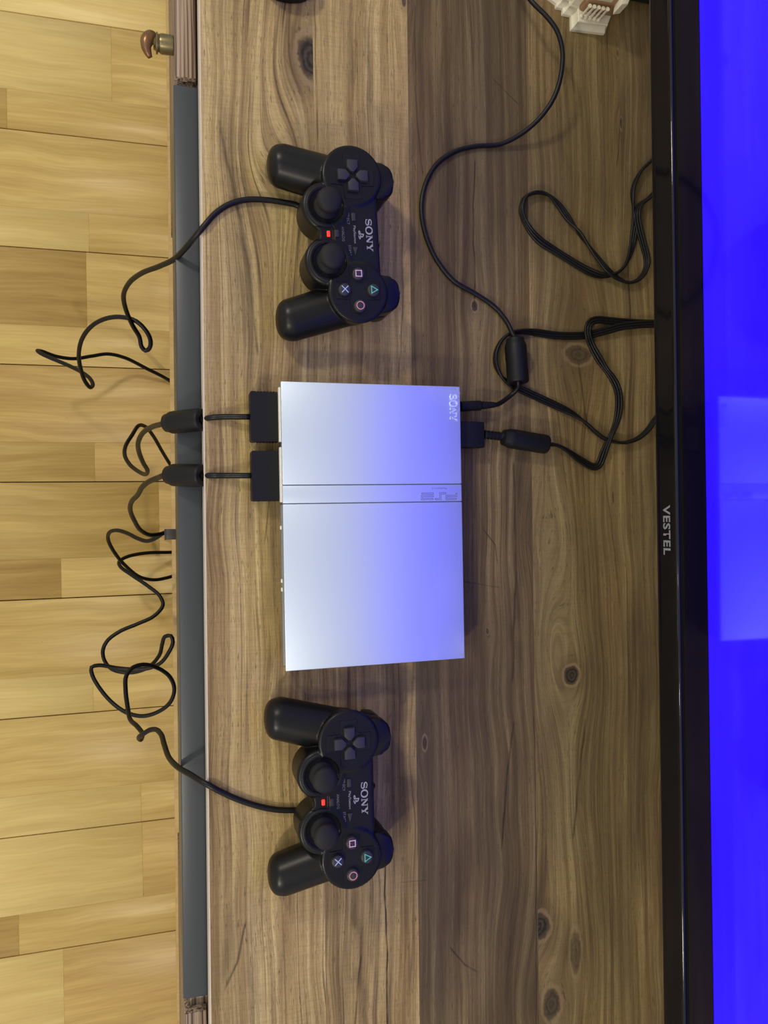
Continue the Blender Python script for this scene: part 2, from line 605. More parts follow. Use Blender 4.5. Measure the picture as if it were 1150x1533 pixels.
def board_top(x0, x1, y0, y1, z0, z1, h=0.002):
    """the board as one mesh whose upper face carries the layout of the plank print: where the grain parts, knots, cracks"""
    nx, ny = int((x1 - x0) / h) + 1, int((y1 - y0) / h) + 1
    xs, ys = np.linspace(x0, x1, nx), np.linspace(y0, y1, ny)
    U, V = np.meshgrid(xs, ys, indexing='ij')
    seams = [cab(px(a, b, 0))[1] for a, b in SEAMS_PX]
    wob = value_noise(U * 7 + 50, V * 10 + 50, 1) - 0.5 + 0.5 * (value_noise(U * 19 + 50, V * 24 + 50, 2) - 0.5)
    G_ = V + wob * 0.009
    KD = np.full(U.shape, 9.0)
    KK = np.zeros(U.shape)
    for (kx, ky, ra, rl, wa, wl, dk, side) in KNOTS:
        cu, cv = cab(px(kx, ky, 0))
        du, dv = U - cu, V - cv
        e = np.exp(-(du / wl) ** 2 - (dv / wa) ** 2)
        ok = np.ones(U.shape, bool)
        if side:
            sm = seams[int(side[1])]
            ok = V < sm if side[0] == 'L' else V > sm
            e = e * ok
        G_ = G_ - dv * e * 0.88
        if ra > 0:
            d = np.where(ok, np.sqrt((du / rl) ** 2 + (dv / ra) ** 2), 9.0)
            KK = np.where(d < KD, dk, KK)
            KD = np.minimum(KD, d)
    CD = np.full(U.shape, 1.0)
    CS = np.zeros(U.shape)
    best = np.full(U.shape, 1e9)
    wig = (value_noise(U * 60 + 40, V * 60 + 40, 5) - 0.5) * 0.0035
    for pl_, wd, st in CRACKS:
        P_ = [cab(px(a, b, 0)) for a, b in pl_]
        for (a0, b0), (a1, b1) in zip(P_[:-1], P_[1:]):
            L_ = math.hypot(a1 - a0, b1 - b0)
            tx, ty = (a1 - a0) / L_, (b1 - b0) / L_
            if tx < 0:
                tx, ty = -tx, -ty
            t = np.clip(((U - a0) * (a1 - a0) + (V - b0) * (b1 - b0)) / L_ ** 2, 0, 1)
            d = np.hypot(U - a0 - t * (a1 - a0), V - b0 - t * (b1 - b0))
            sd = (V + wig * 0.4 - b0) * tx - (U - a0) * ty          # signed, so the line stays whole between grid points
            m_ = d < best
            CD = np.where(m_, sd / (wd * 1.25), CD)
            CS = np.where(m_, st * np.clip(1.6 - d / 0.005, 0, 1), CS)
            best = np.minimum(best, d)
    BD = np.zeros(U.shape)
    for a, c_, wd, st in BANDS:
        a, c_ = cab(px(a[0], a[1], 0)), cab(px(c_[0], c_[1], 0))
        k = (c_[1] - a[1]) / (c_[0] - a[0])
        dv = V - (U - a[0]) * k - a[1] + wig * 2
        lo, hi = min(a[0], c_[0]), max(a[0], c_[0])
        f_ = lambda t: np.clip(t, 0, 1) ** 2 * (3 - 2 * np.clip(t, 0, 1))
        g = np.exp(-(dv / wd) ** 2) * f_((U - lo + 0.03) / 0.06) * f_((hi + 0.03 - U) / 0.06) * st
        BD = np.maximum(BD, g)
    verts = np.stack([U.ravel(), V.ravel(), np.full(U.size, z1)], 1)
    ii = np.arange(nx * ny).reshape(nx, ny)
    q = np.stack([ii[:-1, :-1].ravel(), ii[1:, :-1].ravel(), ii[1:, 1:].ravel(), ii[:-1, 1:].ravel()], 1)
    nv = len(verts)
    low = np.array([(x0, y0, z0), (x1, y0, z0), (x1, y1, z0), (x0, y1, z0)])
    faces = [tuple(r) for r in q.tolist()]
    faces.append((nv + 3, nv + 2, nv + 1, nv))
    faces.append((nv, nv + 1) + tuple(ii[::-1, 0].tolist()))
    faces.append((nv + 1, nv + 2) + tuple(ii[-1, ::-1].tolist()))
    faces.append((nv + 2, nv + 3) + tuple(ii[:, -1].tolist()))
    faces.append((nv + 3, nv) + tuple(ii[0, :].tolist()))
    me = bpy.data.meshes.new('tabletop')
    me.from_pydata(np.vstack([verts, low]).tolist(), [], faces)
    for nm, ar, fill in (('grain', G_, 0.0), ('knot', KD, 9.0), ('knot_dark', KK, 0.0), ('crack', CD, 1.0), ('crack_dark', CS, 0.0), ('band', BD, 0.0)):
        at = me.attributes.new(nm, 'FLOAT', 'POINT')
        at.data.foreach_set('value', np.concatenate([ar.ravel(), np.full(4, fill)]).astype(np.float32))
    return me


def s_attr(nm):
    n = S.nt.nodes.new('ShaderNodeAttribute')
    n.attribute_name = nm
    return S(n.outputs['Fac'])


def table_wood():
    m, b = new_mat('rustic_plank_decor')
    u, v, z, vec = coords()
    seams = [cab(px(a, q, 0))[1] for a, q in SEAMS_PX]
    y0, yl = -0.14, 0.62
    pos = (v - y0) / yl
    edges = [0.0] + [(s_ - y0) / yl for s_ in seams]
    vv = s_attr('grain')
    # each board of the print has its own cut of grain
    off = S(s_ramp(pos, list(zip(edges, (0.05, 0.37, 0.61, 0.13, 0.83))), 'CONSTANT'))
    uo = u + off * 9.0
    big = s_noise(s_xyz(uo * 1.6, vv * 26, off * 5.0), 1.0, 3.0, 0.55)
    ring = s_noise(s_xyz(uo * 2.4, vv * 150, off * 7.0), 1.0, 4.0, 0.6)
    fine = s_noise(s_xyz(uo * 22, vv * 700, 1.7), 1.0, 6.0, 0.70)
    pore = s_noise(s_xyz(uo * 130, vv * 1100, 4.2), 1.0, 3.0, 0.6)
    saw = s_noise(s_xyz(uo * 700, v * 60, 8.2), 1.0, 2.0, 0.5)
    patch = s_noise(s_xyz(uo * 4.0, v * 11, 2.2), 1.0, 3.0, 0.5)
    mixv = s_lin(big, 0.3, 0.7, 0.0, 1.0) * 0.32 + s_lin(ring, 0.36, 0.64, 0.0, 1.0) * 0.38 + s_lin(fine, 0.30, 0.70, 0, 1) * 0.32 + s_lin(patch, 0.3, 0.7, 0, 1) * 0.18 - 0.10
    tan = s_ramp(mixv, [(0.0, (0.145, 0.086, 0.030)), (0.22, (0.270, 0.180, 0.068)), (0.46, (0.415, 0.295, 0.118)),
                        (0.72, (0.570, 0.432, 0.188)), (1.0, (0.74, 0.60, 0.30))])
    umber = s_ramp(mixv, [(0.0, (0.030, 0.019, 0.010)), (0.25, (0.058, 0.040, 0.020)), (0.50, (0.097, 0.069, 0.034)),
                          (0.74, (0.150, 0.110, 0.053)), (1.0, (0.23, 0.18, 0.088))])  # rear boards: own dark tone, plus shade put into the colour
    l1_ = S.op('ABSOLUTE', s_noise(s_xyz(uo * 1.1, vv * 75, off * 3.0 + 2.0), 1.0, 2.0, 0.5) - 0.5)
    l2_ = S.op('ABSOLUTE', s_noise(s_xyz(uo * 1.8, vv * 190, off * 4.0 + 6.0), 1.0, 3.0, 0.55) - 0.5)
    gl = s_step(l1_, 0.035, 0.0) * 0.55 + s_step(l2_, 0.06, 0.0) * 0.42
    gl = gl * s_lin(s_noise(s_xyz(u * 9, v * 30, 5.5), 1.0, 2.0), 0.35, 0.6, 0.15, 1.0)
    tone = S(s_ramp(pos, list(zip(edges, (0.10, 0.10, 0.90, 0.66, 0.80))), 'CONSTANT'))
    tone2 = S.op('ADD', tone, s_lin(patch, 0.35, 0.65, -0.25, 0.25), clamp=True)
    col = s_mix(tone2, tan, umber)
    cast = s_noise(s_xyz(uo * 2.2, vv * 40, 9.1), 1.0, 2.0)
    col = s_mix(s_lin(cast, 0.54, 0.72, 0.0, 0.40), col, (0.21, 0.120, 0.058))
    col = s_mix(s_lin(cast, 0.45, 0.30, 0.0, 0.15), col, (0.25, 0.205, 0.13))
    col = s_mix(gl, col, (0.085, 0.052, 0.026))
    dark = s_step(pore, 0.56, 0.70) * s_step(fine, 0.40, 0.60)
    col = s_mix(dark * 0.65, col, (0.055, 0.033, 0.020))
    col = s_mix(s_lin(saw, 0.4, 0.7, 0.0, 0.16), col, (0.10, 0.066, 0.042))
    band = s_attr('band') * s_lin(ring, 0.35, 0.65, 1.25, 0.65)
    col = s_mix(band, col, (0.042, 0.025, 0.016))
    cd = s_attr('crack')
    crack = s_exp(-S.op('POWER', cd, 2.0)) * s_attr('crack_dark') * s_lin(s_noise(s_xyz(u * 45, v * 45, 3.3), 1.0, 2.0), 0.3, 0.55, 0.5, 1.15)
    col = s_mix(crack, col, (0.020, 0.013, 0.010))
    rag = (s_noise(s_xyz(u * 110, v * 110, 0.7), 1.0, 4.0, 0.6) - 0.5) * 0.7
    kd = s_attr('knot') + rag
    kdark = s_attr('knot_dark')
    kn = s_noise(s_xyz(u * 420, v * 420, 0.3), 1.0, 3.0)
    halo = s_step(kd, 3.2, 0.9) * kdark
    rim = s_step(S.op('ABSOLUTE', kd - 1.22), 0.26, 0.05) * kdark
    core = s_step(kd, 1.12, 0.80) * kdark
    col = s_mix(halo * 0.50, col, (0.095, 0.058, 0.032))
    col = s_mix(rim * 0.40, col, (0.33, 0.24, 0.14))
    kr = s_lin(S.op('SINE', kd * 17.0), -1.0, 1.0, 0.0, 0.45) + kn * 0.6
    kc = s_ramp(kr, [(0.2, (0.012, 0.009, 0.007)), (0.9, (0.075, 0.056, 0.040))])
    col = s_mix(core, col, kc)
    S.nt.links.new(col, b.inputs['Base Color'])
    b.inputs['Roughness'].default_value = 0.62
    b.inputs['Specular IOR Level'].default_value = 0.28
    hgt = fine * 0.6 + ring * 0.5 - dark * 0.6 - crack * 0.9 - core * 0.4
    bump(b, hgt, 0.5, 0.0010)
    return m


def floor_wood(name, light, dark_, seed):
    m, b = new_mat(name)
    x, y, z, vec = coords()
    oi = S.nt.nodes.new('ShaderNodeObjectInfo')
    rnd = S(oi.outputs['Random'])
    xo, yo = x + rnd * 13.0 + seed, y + rnd * 31.0
    wob = (s_noise(s_xyz(xo * 9, yo * 5, seed), 1.0, 2.0) - 0.5) * 0.05
    g1 = s_noise(s_xyz((xo + wob) * 60, yo * 3.2, seed), 1.0, 4.0, 0.6)
    g2 = s_noise(s_xyz((xo + wob * 0.3) * 330, yo * 11, seed + 2), 1.0, 4.0, 0.6)
    cl = s_noise(s_xyz(xo * 14, yo * 3, seed + 5), 1.0, 2.0)
    f = s_lin(g1, 0.36, 0.64, 0, 0.6) + s_lin(g2, 0.34, 0.66, 0, 0.34) + s_lin(cl, 0.3, 0.7, -0.1, 0.25)
    c = s_ramp(f, [(0.0, dark_), (0.55, tuple((a + q) / 2 for a, q in zip(light, dark_))), (1.0, light)])
    speck = s_step(s_noise(s_xyz(xo * 130, yo * 130, 1.0), 1.0, 1.0), 0.80, 0.84)
    c = s_mix(speck * 0.5, c, (0.12, 0.08, 0.04))
    S.nt.links.new(c, b.inputs['Base Color'])
    b.inputs['Roughness'].default_value = 0.38
    b.inputs['Specular IOR Level'].default_value = 0.35
    bump(b, g2, 0.12, 0.0006)
    return m


def walnut(name='striped_walnut'):
    m, b = new_mat(name)
    x, y, z, vec = coords()
    wob = (s_noise(s_xyz(x * 8, y * 60, 1.0), 1.0, 2.0) - 0.5) * 0.003
    g = s_noise(s_xyz(x * 3, (y + wob) * 420, z * 420), 1.0, 3.0, 0.65)
    c = s_ramp(g, [(0.34, (0.030, 0.018, 0.014)), (0.44, (0.13, 0.080, 0.060)), (0.52, (0.30, 0.22, 0.165)), (0.68, (0.46, 0.37, 0.29))])
    S.nt.links.new(c, b.inputs['Base Color'])
    b.inputs['Roughness'].default_value = 0.5
    bump(b, g, 0.15, 0.0005)
    return m


MAT = {}
MAT['table'] = table_wood()
MAT['walnut'] = walnut()
MAT['floor0'] = floor_wood('honey_oak_plank', (0.66, 0.485, 0.175), (0.46, 0.305, 0.090), 0.0)
MAT['floor1'] = floor_wood('pale_oak_plank', (0.84, 0.665, 0.285), (0.66, 0.490, 0.180), 3.0)
MAT['floor2'] = floor_wood('tan_oak_plank', (0.62, 0.435, 0.155), (0.42, 0.265, 0.080), 7.0)
MAT['gap'] = plain('dark_joint', (0.05, 0.035, 0.02), 0.9)
MAT['oak'] = floor_wood('light_oak_board', (0.62, 0.45, 0.20), (0.46, 0.31, 0.125), 11.0)
MAT['edge_band'] = plain('pale_edge_band', (0.62, 0.55, 0.44), 0.5)
MAT['anthracite'] = plain('anthracite_lacquer', (0.040, 0.049, 0.062), 0.38, tint=0.05)
MAT['carcass'] = plain('carcass_board', (0.10, 0.07, 0.05), 0.7)
MAT['black'] = plain('black_shell_plastic', (0.0040, 0.0043, 0.0050), 0.36, spec=0.30, tint=0.1)
MAT['black_matt'] = plain('black_matt_plastic', (0.0060, 0.0066, 0.0080), 0.48, spec=0.28, grain=0.2, gscale=2500)
MAT['rubber'] = plain('stick_rubber', (0.012, 0.0125, 0.013), 0.62, spec=0.28, grain=0.25, gscale=2500)
MAT['key'] = plain('grey_key_plastic', (0.030, 0.030, 0.038), 0.45, spec=0.38)
MAT['cable'] = plain('black_cable_sheath', (0.0060, 0.0062, 0.0070), 0.42, spec=0.30)
MAT['silver'] = plain('satin_silver_paint', (0.735, 0.86, 0.965), 0.42, metal=0.74, tint=0.015, grain=0.04, gscale=3000)
MAT['silver_line'] = plain('groove_shade_paint', (0.15, 0.16, 0.30), 0.5, metal=0.0)  # no grooves are cut; their shade is put into dark line colour
MAT['silver_emboss'] = plain('embossed_silver', (0.80, 0.90, 1.0), 0.36, metal=0.5, tint=0.02)  # same silver as the cover; highlights put into a lighter colour
MAT['silver_grey'] = plain('grey_console_underside', (0.22, 0.23, 0.25), 0.45, metal=0.2)
MAT['white_trim'] = plain('bright_trim', (0.80, 0.80, 0.78), 0.3)
MAT['led_red'] = plain('lit_red_led', (0.6, 0.02, 0.01), 0.3, emis=(1.0, 0.022, 0.010), estr=1.5)
MAT['led_green'] = plain('green_led', (0.1, 0.5, 0.1), 0.3)
MAT['print'] = plain('grey_print', (0.30, 0.30, 0.34), 0.6)
MAT['print_dim'] = plain('dim_grey_print', (0.17, 0.17, 0.19), 0.6)
MAT['sym_green'] = plain('green_symbol', (0.10, 0.52, 0.36), 0.5)
MAT['sym_red'] = plain('red_symbol', (0.62, 0.26, 0.24), 0.5)
MAT['sym_blue'] = plain('blue_symbol', (0.38, 0.50, 0.75), 0.5)
MAT['sym_pink'] = plain('pink_symbol', (0.70, 0.42, 0.58), 0.5)
MAT['tv'] = plain('gloss_black_bezel', (0.005, 0.005, 0.006), 0.07, spec=0.5, tint=0.05)
MAT['tv_glass'] = plain('black_glass_border', (0.004, 0.003, 0.016), 0.08, spec=0.5, tint=0.05)  # black glass; the screen's blue glow is put into its base colour
MAT['tv_back'] = plain('tv_back_shell', (0.010, 0.010, 0.010), 0.5)
MAT['tv_print'] = plain('silver_letters', (0.22, 0.22, 0.25), 0.4)
MAT['resin'] = plain('ivory_resin', (0.72, 0.68, 0.54), 0.5, tint=0.1, gscale=400)
MAT['resin_brown'] = plain('brown_washed_resin', (0.34, 0.20, 0.11), 0.6, tint=0.35, gscale=700)
MAT['brass'] = plain('aged_brass', (0.20, 0.165, 0.085), 0.36, metal=0.8, tint=0.4, gscale=500)
MAT['copper'] = plain('worn_copper', (0.20, 0.105, 0.045), 0.34, metal=0.6, tint=0.5, gscale=500)
MAT['grey_plastic'] = plain('grey_clip_plastic', (0.055, 0.055, 0.055), 0.5)
MAT['wall'] = plain('painted_wall', (0.55, 0.50, 0.42), 0.8, grain=0.1, gscale=300)


def screen_mat():
    m, b = new_mat('blue_lit_panel')
    x, y, z, v = coords()
    nz = s_noise(v, 6.0, 2.0)
    c = s_ramp(nz, [(0.3, (0.014, 0.002, 1.0)), (0.7, (0.020, 0.004, 1.0))])
    b.inputs['Base Color'].default_value = (0.004, 0.004, 0.006, 1)
    b.inputs['Roughness'].default_value = 0.06
    b.inputs['Specular IOR Level'].default_value = 0.5
    S.nt.links.new(c, b.inputs['Emission Color'])
    b.inputs['Emission Strength'].default_value = 1.0
    return m


MAT['screen'] = screen_mat()

# ------------------------------------------------------------------ the setting: floor, wall
FZ = -0.50
fl = link('floor', box('floor', -1.6, 1.6, -1.7, 0.56, FZ - 0.03, FZ - 0.004), MAT['gap'])
tag(fl, 'yellow oak laminate floor in front of the cabinet', None, kind='structure')
rnd = random.Random(4)
SP = 0.1595
X0 = -0.0605 - 10 * SP
proto = {}


def plank(x0, x1, y0, y1, mk):
    key = (round(x1 - x0, 4), round(y1 - y0, 4), mk)
    if key not in proto:
        me = box('plank', 0, x1 - x0, 0, y1 - y0, FZ - 0.006, FZ, 0.0004, 1)
        me.materials.append(MAT[mk])
        proto[key] = me
    link('plank', proto[key], None, fl, (x0, y0, 0))


# block joints read off the photograph: row -> (wide strip joints, narrow strip joints), tones
def yj(x):
    return px(x, 766, FZ)[1]


joint = {  # row index counted from the seam at pixel row 721 (row 0 lies below it)
    -4: ([yj(178)], [yj(20)], ['floor1', 'floor0'], ['floor0', 'floor0']),
    -3: ([yj(-60)], [yj(140)], ['floor0', 'floor0'], ['floor1', 'floor0']),
    -2: ([yj(135)], [yj(-40)], ['floor2', 'floor0'], ['floor0', 'floor0']),
    -1: ([yj(-30)], [yj(143)], ['floor0', 'floor2'], ['floor0', 'floor2']),
    0: ([yj(238)], [yj(90)], ['floor0', 'floor2'], ['floor2', 'floor0']),
    1: ([yj(-90)], [yj(135)], ['floor0', 'floor0'], ['floor1', 'floor0']),
    2: ([yj(-50)], [yj(204)], ['floor0', 'floor0'], ['floor1', 'floor0']),
    3: ([yj(205)], [yj(18)], ['floor1', 'floor2'], ['floor2', 'floor0']),
    4: ([yj(84)], [yj(-40)], ['floor1', 'floor2'], ['floor0', 'floor1']),
}
G = 0.0007
for i in range(20):
    r = i - 10
    a, b_ = X0 + i * SP + G, X0 + (i + 1) * SP - G
    mid = a + (b_ - a) * (0.66 if r != 4 else 0.92)
    for k, (s0, s1) in enumerate(((a, mid), (mid, b_))):
        if r in joint:
            js = joint[r][k]
            tn = joint[r][2 + k]
        else:
            js = [rnd.uniform(-0.75, -0.1)]
            tn = [rnd.choice(('floor0', 'floor1', 'floor2')) for _ in range(2)]
        cuts = [-1.7] + [js[0] - 0.72, js[0], js[0] + 0.58] + [0.56]
        cuts = sorted(c for c in cuts if -1.7 <= c <= 0.56)
        for j in range(len(cuts) - 1):
            if cuts[j + 1] - cuts[j] < 0.02:
                continue
            if abs(cuts[j + 1] - js[0]) < 1e-6:
                mk = tn[0]
            elif abs(cuts[j] - js[0]) < 1e-6:
                mk = tn[1]
            else:
                mk = rnd.choice(('floor0', 'floor1', 'floor2'))
            plank(s0, s1, cuts[j], cuts[j + 1], mk)

wl = link('wall_back', box('wall_back', -1.6, 1.6, 0.50, 0.56, FZ, 1.9), MAT['wall'])
tag(wl, 'plain painted wall behind the television', None, kind='structure')

# ------------------------------------------------------------------ cabinet
cabinet = empty('tv_cabinet', (0, 0, FZ), TILT)
tag(cabinet, 'long wooden television cabinet with rustic plank-print top and dark grey drawer', 'cabinet')
TE = -0.1352        # front edge of the top
CZ = -FZ            # heights below are given from the table top, the empty stands on the floor


def part(name, me, mat, parent=cabinet, dz=None):
    return link(name, me, mat, parent, (0, 0, CZ if dz is None else dz))


tt = part('tabletop', board_top(-0.86, 0.86, TE + 0.0008, 0.47, -0.026, 0.0), MAT['table'])
part('edge_band', box('edge_band', -0.86, 0.86, TE - 0.0004, TE + 0.0008, -0.026, -0.0002), MAT['edge_band'])
dx0, dx1 = cab(px(262, 126, -0.03))[0], cab(px(280, 1496, -0.03))[0]
DF = -0.1555
dr = part('drawer_front', box('drawer_front', dx0, dx1, DF, TE + 0.004, -0.200, -0.030, 0.0011, 2), MAT['anthracite'])
wx0, wx1 = cab(px(262, 113, -0.028))[0], cab(px(280, 1519, -0.028))[0]
dl = part('door', box('door', -0.86, wx0, DF + 0.001, TE - 0.0015, -0.415, -0.029, 0.0006, 1), MAT['walnut'])
part('door', box('door', wx1, 0.86, DF + 0.001, TE - 0.0015, -0.415, -0.029, 0.0006, 1), MAT['walnut'])
part('side_panel', box('side_panel', -0.86, -0.842, TE + 0.006, 0.46, -0.42, -0.026), MAT['walnut'])
part('side_panel', box('side_panel', 0.842, 0.86, TE + 0.006, 0.46, -0.42, -0.026), MAT['walnut'])
part('divider', box('divider', wx0 - 0.006, wx0 + 0.014, DF + 0.004, 0.46, -0.42, -0.040), MAT['walnut'])
part('divider', box('divider', wx1 - 0.014, wx1 + 0.006, DF + 0.004, 0.46, -0.42, -0.040), MAT['walnut'])
part('back_panel', box('back_panel', -0.842, 0.842, 0.452, 0.46, -0.42, -0.026), MAT['carcass'])
part('drawer_box', box('drawer_box', dx0 + 0.012, dx1 - 0.012, TE + 0.004, 0.35, -0.195, -0.045), MAT['carcass'])
part('base_board', box('base_board', -0.86, 0.86, -0.1578, 0.46, -0.445, -0.420, 0.001, 1), MAT['oak'])
for sx in (-0.8, -0.27, 0.27, 0.8):
    for sy in (-0.10, 0.40):
        part('foot', box('foot', sx - 0.02, sx + 0.02, sy - 0.02, sy + 0.02, -0.5, -0.445), MAT['carcass'])
# aged pull on the walnut door
kp = cab(px(257, 68, -0.046))
knob = link('pull_knob', lathe('pull_knob', [(0.0065, 0.0), (0.0078, 0.0006), (0.0080, 0.010), (0.0074, 0.0118), (0.0066, 0.0122),
                                            (0.0066, 0.0132), (0.0084, 0.0134), (0.0084, 0.0148), (0.006, 0.0152), (0.005, 0.017)], 32),
            MAT['brass'], dl, (kp[0], DF + 0.001, -0.046), (math.radians(90), 0, 0))
hook = []
hp = [(-0.004, -0.0160, 0.001, 0.0046), (-0.003, -0.0195, 0.002, 0.0056), (0.001, -0.0222, 0.003, 0.0054), (0.006, -0.0228, 0.003, 0.0044),
      (0.0105, -0.0214, 0.002, 0.0032), (0.0138, -0.0196, 0.001, 0.0020)]
hc = catmull([h for h in hp], 0.001)
link('pull_leaf', tube('pull_leaf', hc[:, :3], list(hc[:, 3]), 12, spline=False), MAT['copper'], dl, (kp[0], DF + 0.001, -0.046))

# ------------------------------------------------------------------ television
TY = 0.205
zb = py_(981.5, 766, TY)[2]
zs = py_(1057, 766, TY)[2]
tvr = empty('television', (0.015, TY, 0.0), TILT)
tag(tvr, 'flat television with glossy black bezel and plain bright blue screen', 'television')
TVW, TVH = 1.14, 0.665
BZ = zs - zb


def frame_sweep(name, prof, w2, z0, z1):
    """prof: (outward, depth) swept round the screen rectangle"""
    verts, faces = [], []
    n = len(prof)
    for (sx, sz) in ((-1, 0), (1, 0), (1, 1), (-1, 1)):
        for o, d in prof:
            verts.append((sx * (w2 + o), d, (z1 + o) if sz else (z0 - o)))
    for c in range(4):
        for i in range(n - 1):
            faces.append((c * n + i, ((c + 1) % 4) * n + i, ((c + 1) % 4) * n + i + 1, c * n + i + 1))
    me = mesh(name, verts, faces, smooth=True)
    me.set_sharp_from_angle(angle=math.radians(35))
    return me


def arc(cx, cy, r, a0, a1, n):
    return [(cx + r * math.cos(math.radians(a0 + (a1 - a0) * k / n)), cy + r * math.sin(math.radians(a0 + (a1 - a0) * k / n))) for k in range(n + 1)]


s_ = BZ / 0.052
W2 = TVW / 2 - BZ
link('panel_border', frame_sweep('panel_border', [(0, 0.0), (0.0205 * s_, 0.0)], W2, zs, zs + TVH - 2 * BZ), MAT['tv_glass'], tvr)
prof = [(0.0205 * s_, 0.006), (0.0205 * s_, 0.0012), (0.0262 * s_, 0.0010), (0.0265 * s_, -0.0006), (0.0268 * s_, -0.0016), (0.0273 * s_, -0.0021), (0.0279 * s_, -0.0022),
        (0.0285 * s_, -0.0020), (0.0289 * s_, -0.0016), (0.0294 * s_, -0.0014), (0.0300 * s_, -0.0013), (0.0450 * s_, -0.0013), (0.0462 * s_, -0.0014), (0.0470 * s_, -0.0017), (0.0480 * s_, -0.0017),
        (0.0492 * s_, -0.0012), (0.0502 * s_, -0.0002), (0.0510 * s_, 0.0012), (0.0516 * s_, 0.0032), (0.0520 * s_, 0.008), (0.0520 * s_, 0.030)]
link('bezel', frame_sweep('bezel', prof, W2, zs, zs + TVH - 2 * BZ), MAT['tv'], tvr)
link('screen', box('screen', -W2, W2, 0.0004, 0.004, zs, zs + TVH - 2 * BZ), MAT['screen'], tvr)
link('back_shell', box('back_shell', -TVW / 2 + 0.003, TVW / 2 - 0.003, 0.006, 0.058, zb + 0.003, zb + TVH - 0.003, 0.004, 2), MAT['tv_back'], tvr)
for sx in (-1, 1):
    link('stand_leg', prism('stand_leg', [(sx * 0.525 - 0.012, 0.012), (sx * 0.525 + 0.012, 0.012), (sx * 0.525 + 0.012, 0.04), (sx * 0.525 - 0.012, 0.04)], 0.010, zb + 0.02), MAT['tv_back'], tvr)
    link('stand_foot', box('stand_foot', sx * 0.525 - 0.018, sx * 0.525 + 0.018, -0.06, 0.14, 0.0, 0.012, 0.003, 2), MAT['tv_back'], tvr)
v0, v1 = py_(1003, 756, TY - 0.002), py_(1003, 831, TY - 0.002)
t_ = link('maker_lettering', text_mesh('maker_lettering', 'VESTEL', abs(v1[0] - v0[0]), 0.0003, height=0.0088, bold=0.026, space=1.10), MAT['tv_print'], tvr,
          ((v0[0] + v1[0]) / 2 - 0.015, -0.0014, (zs - 0.0378 * s_)), (math.radians(90), 0, 0))

# ------------------------------------------------------------------ console
con = empty('game_console', (0, 0, 0))
tag(con, 'slim silver game console lying flat between the two black controllers', 'game console')
CX, CY, CH = 0.115, 0.076, 0.028
l1 = px(560, 725.5, CH)[0]
l2 = px(560, 752.5, CH)[0]
link('lower_shell', box('lower_shell', -CX + 0.002, CX - 0.002, -CY + 0.0016, CY - 0.002, 0.002, 0.0135, 0.0012, 2), MAT['silver_grey'], con)
link('waist_groove', box('waist_groove', -CX + 0.0035, CX - 0.0035, -CY + 0.0035, CY - 0.0035, 0.0125, 0.0155), MAT['black_matt'], con)
link('upper_shell', box('upper_shell', -CX + 0.0004, CX - 0.0004, -CY + 0.0008, CY - 0.0004, 0.0150, 0.0262, 0.0007, 2), MAT['silver_grey'], con)
link('top_cover', box('top_cover', -CX, l1 - 0.0004, -CY, CY, 0.0250, CH, 0.0005, 2), MAT['silver'], con)
strip = link('logo_strip', box('logo_strip', l1 + 0.0004, l2 - 0.0004, -CY, CY, 0.0250, CH - 0.0003, 0.0004, 2), MAT['silver'], con)
link('disc_lid', box('disc_lid', l2 + 0.0004, CX, -CY, CY, 0.0250, CH, 0.0005, 2), MAT['silver'], con)
for sx in (-1, 1):
    for sy in (-1, 1):
        link('rubber_foot', lathe('rubber_foot', [(0.006, 0.0), (0.006, 0.0024)], 20), MAT['rubber'], con, (sx * 0.095, sy * 0.058, 0))
# front: memory slot flaps, bright trim, buttons
fx = [px(420, yy, 0.022)[0] for yy in (579, 661, 669, 752, 790, 870, 883, 984)]
for a, c_ in ((fx[0], fx[1]), (fx[2], fx[3])):
    fp = link('slot_flap', box('slot_flap', a, c_, -CY - 0.0008, -CY + 0.002, 0.0150, 0.0208, 0.0004, 2), MAT['white_trim'], con)
    link('controller_port', box('controller_port', a + 0.003, c_ - 0.003, -CY + 0.0002, -CY + 0.004, 0.0045, 0.0125), MAT['black_matt'], con)
link('front_trim', box('front_trim', fx[3] + 0.002, CX - 0.003, -CY - 0.0007, -CY + 0.002, 0.0150, 0.0212, 0.0006, 2), MAT['silver_grey'], con)
for xx in (fx[4], fx[5], fx[6]):
    link('power_indicator' if xx == fx[4] else 'front_button', box('front_button', xx - 0.0016, xx + 0.0016, -CY - 0.0014, -CY, 0.0180, 0.0215, 0.0005, 2), MAT['white_trim'], con)
link('rear_vent', box('rear_vent', -0.02, 0.09, CY - 0.003, CY + 0.0003, 0.0165, 0.0225), MAT['black_matt'], con)
# lettering on the cover
s0, s1 = px(678, 590, CH), px(681, 630, CH)
link('maker_lettering', slab_word('maker_lettering', abs(s1[0] - s0[0]), 0.0062, 0.0006), MAT['silver_emboss'], con,
     ((s0[0] + s1[0]) / 2, (s0[1] + s1[1]) / 2, CH))
# block logo: three angular figures and a small word, read from the far side
g0, g1 = px(684, 743, CH), px(632, 743, CH)
lw = 0.00042
hh = 0.0047


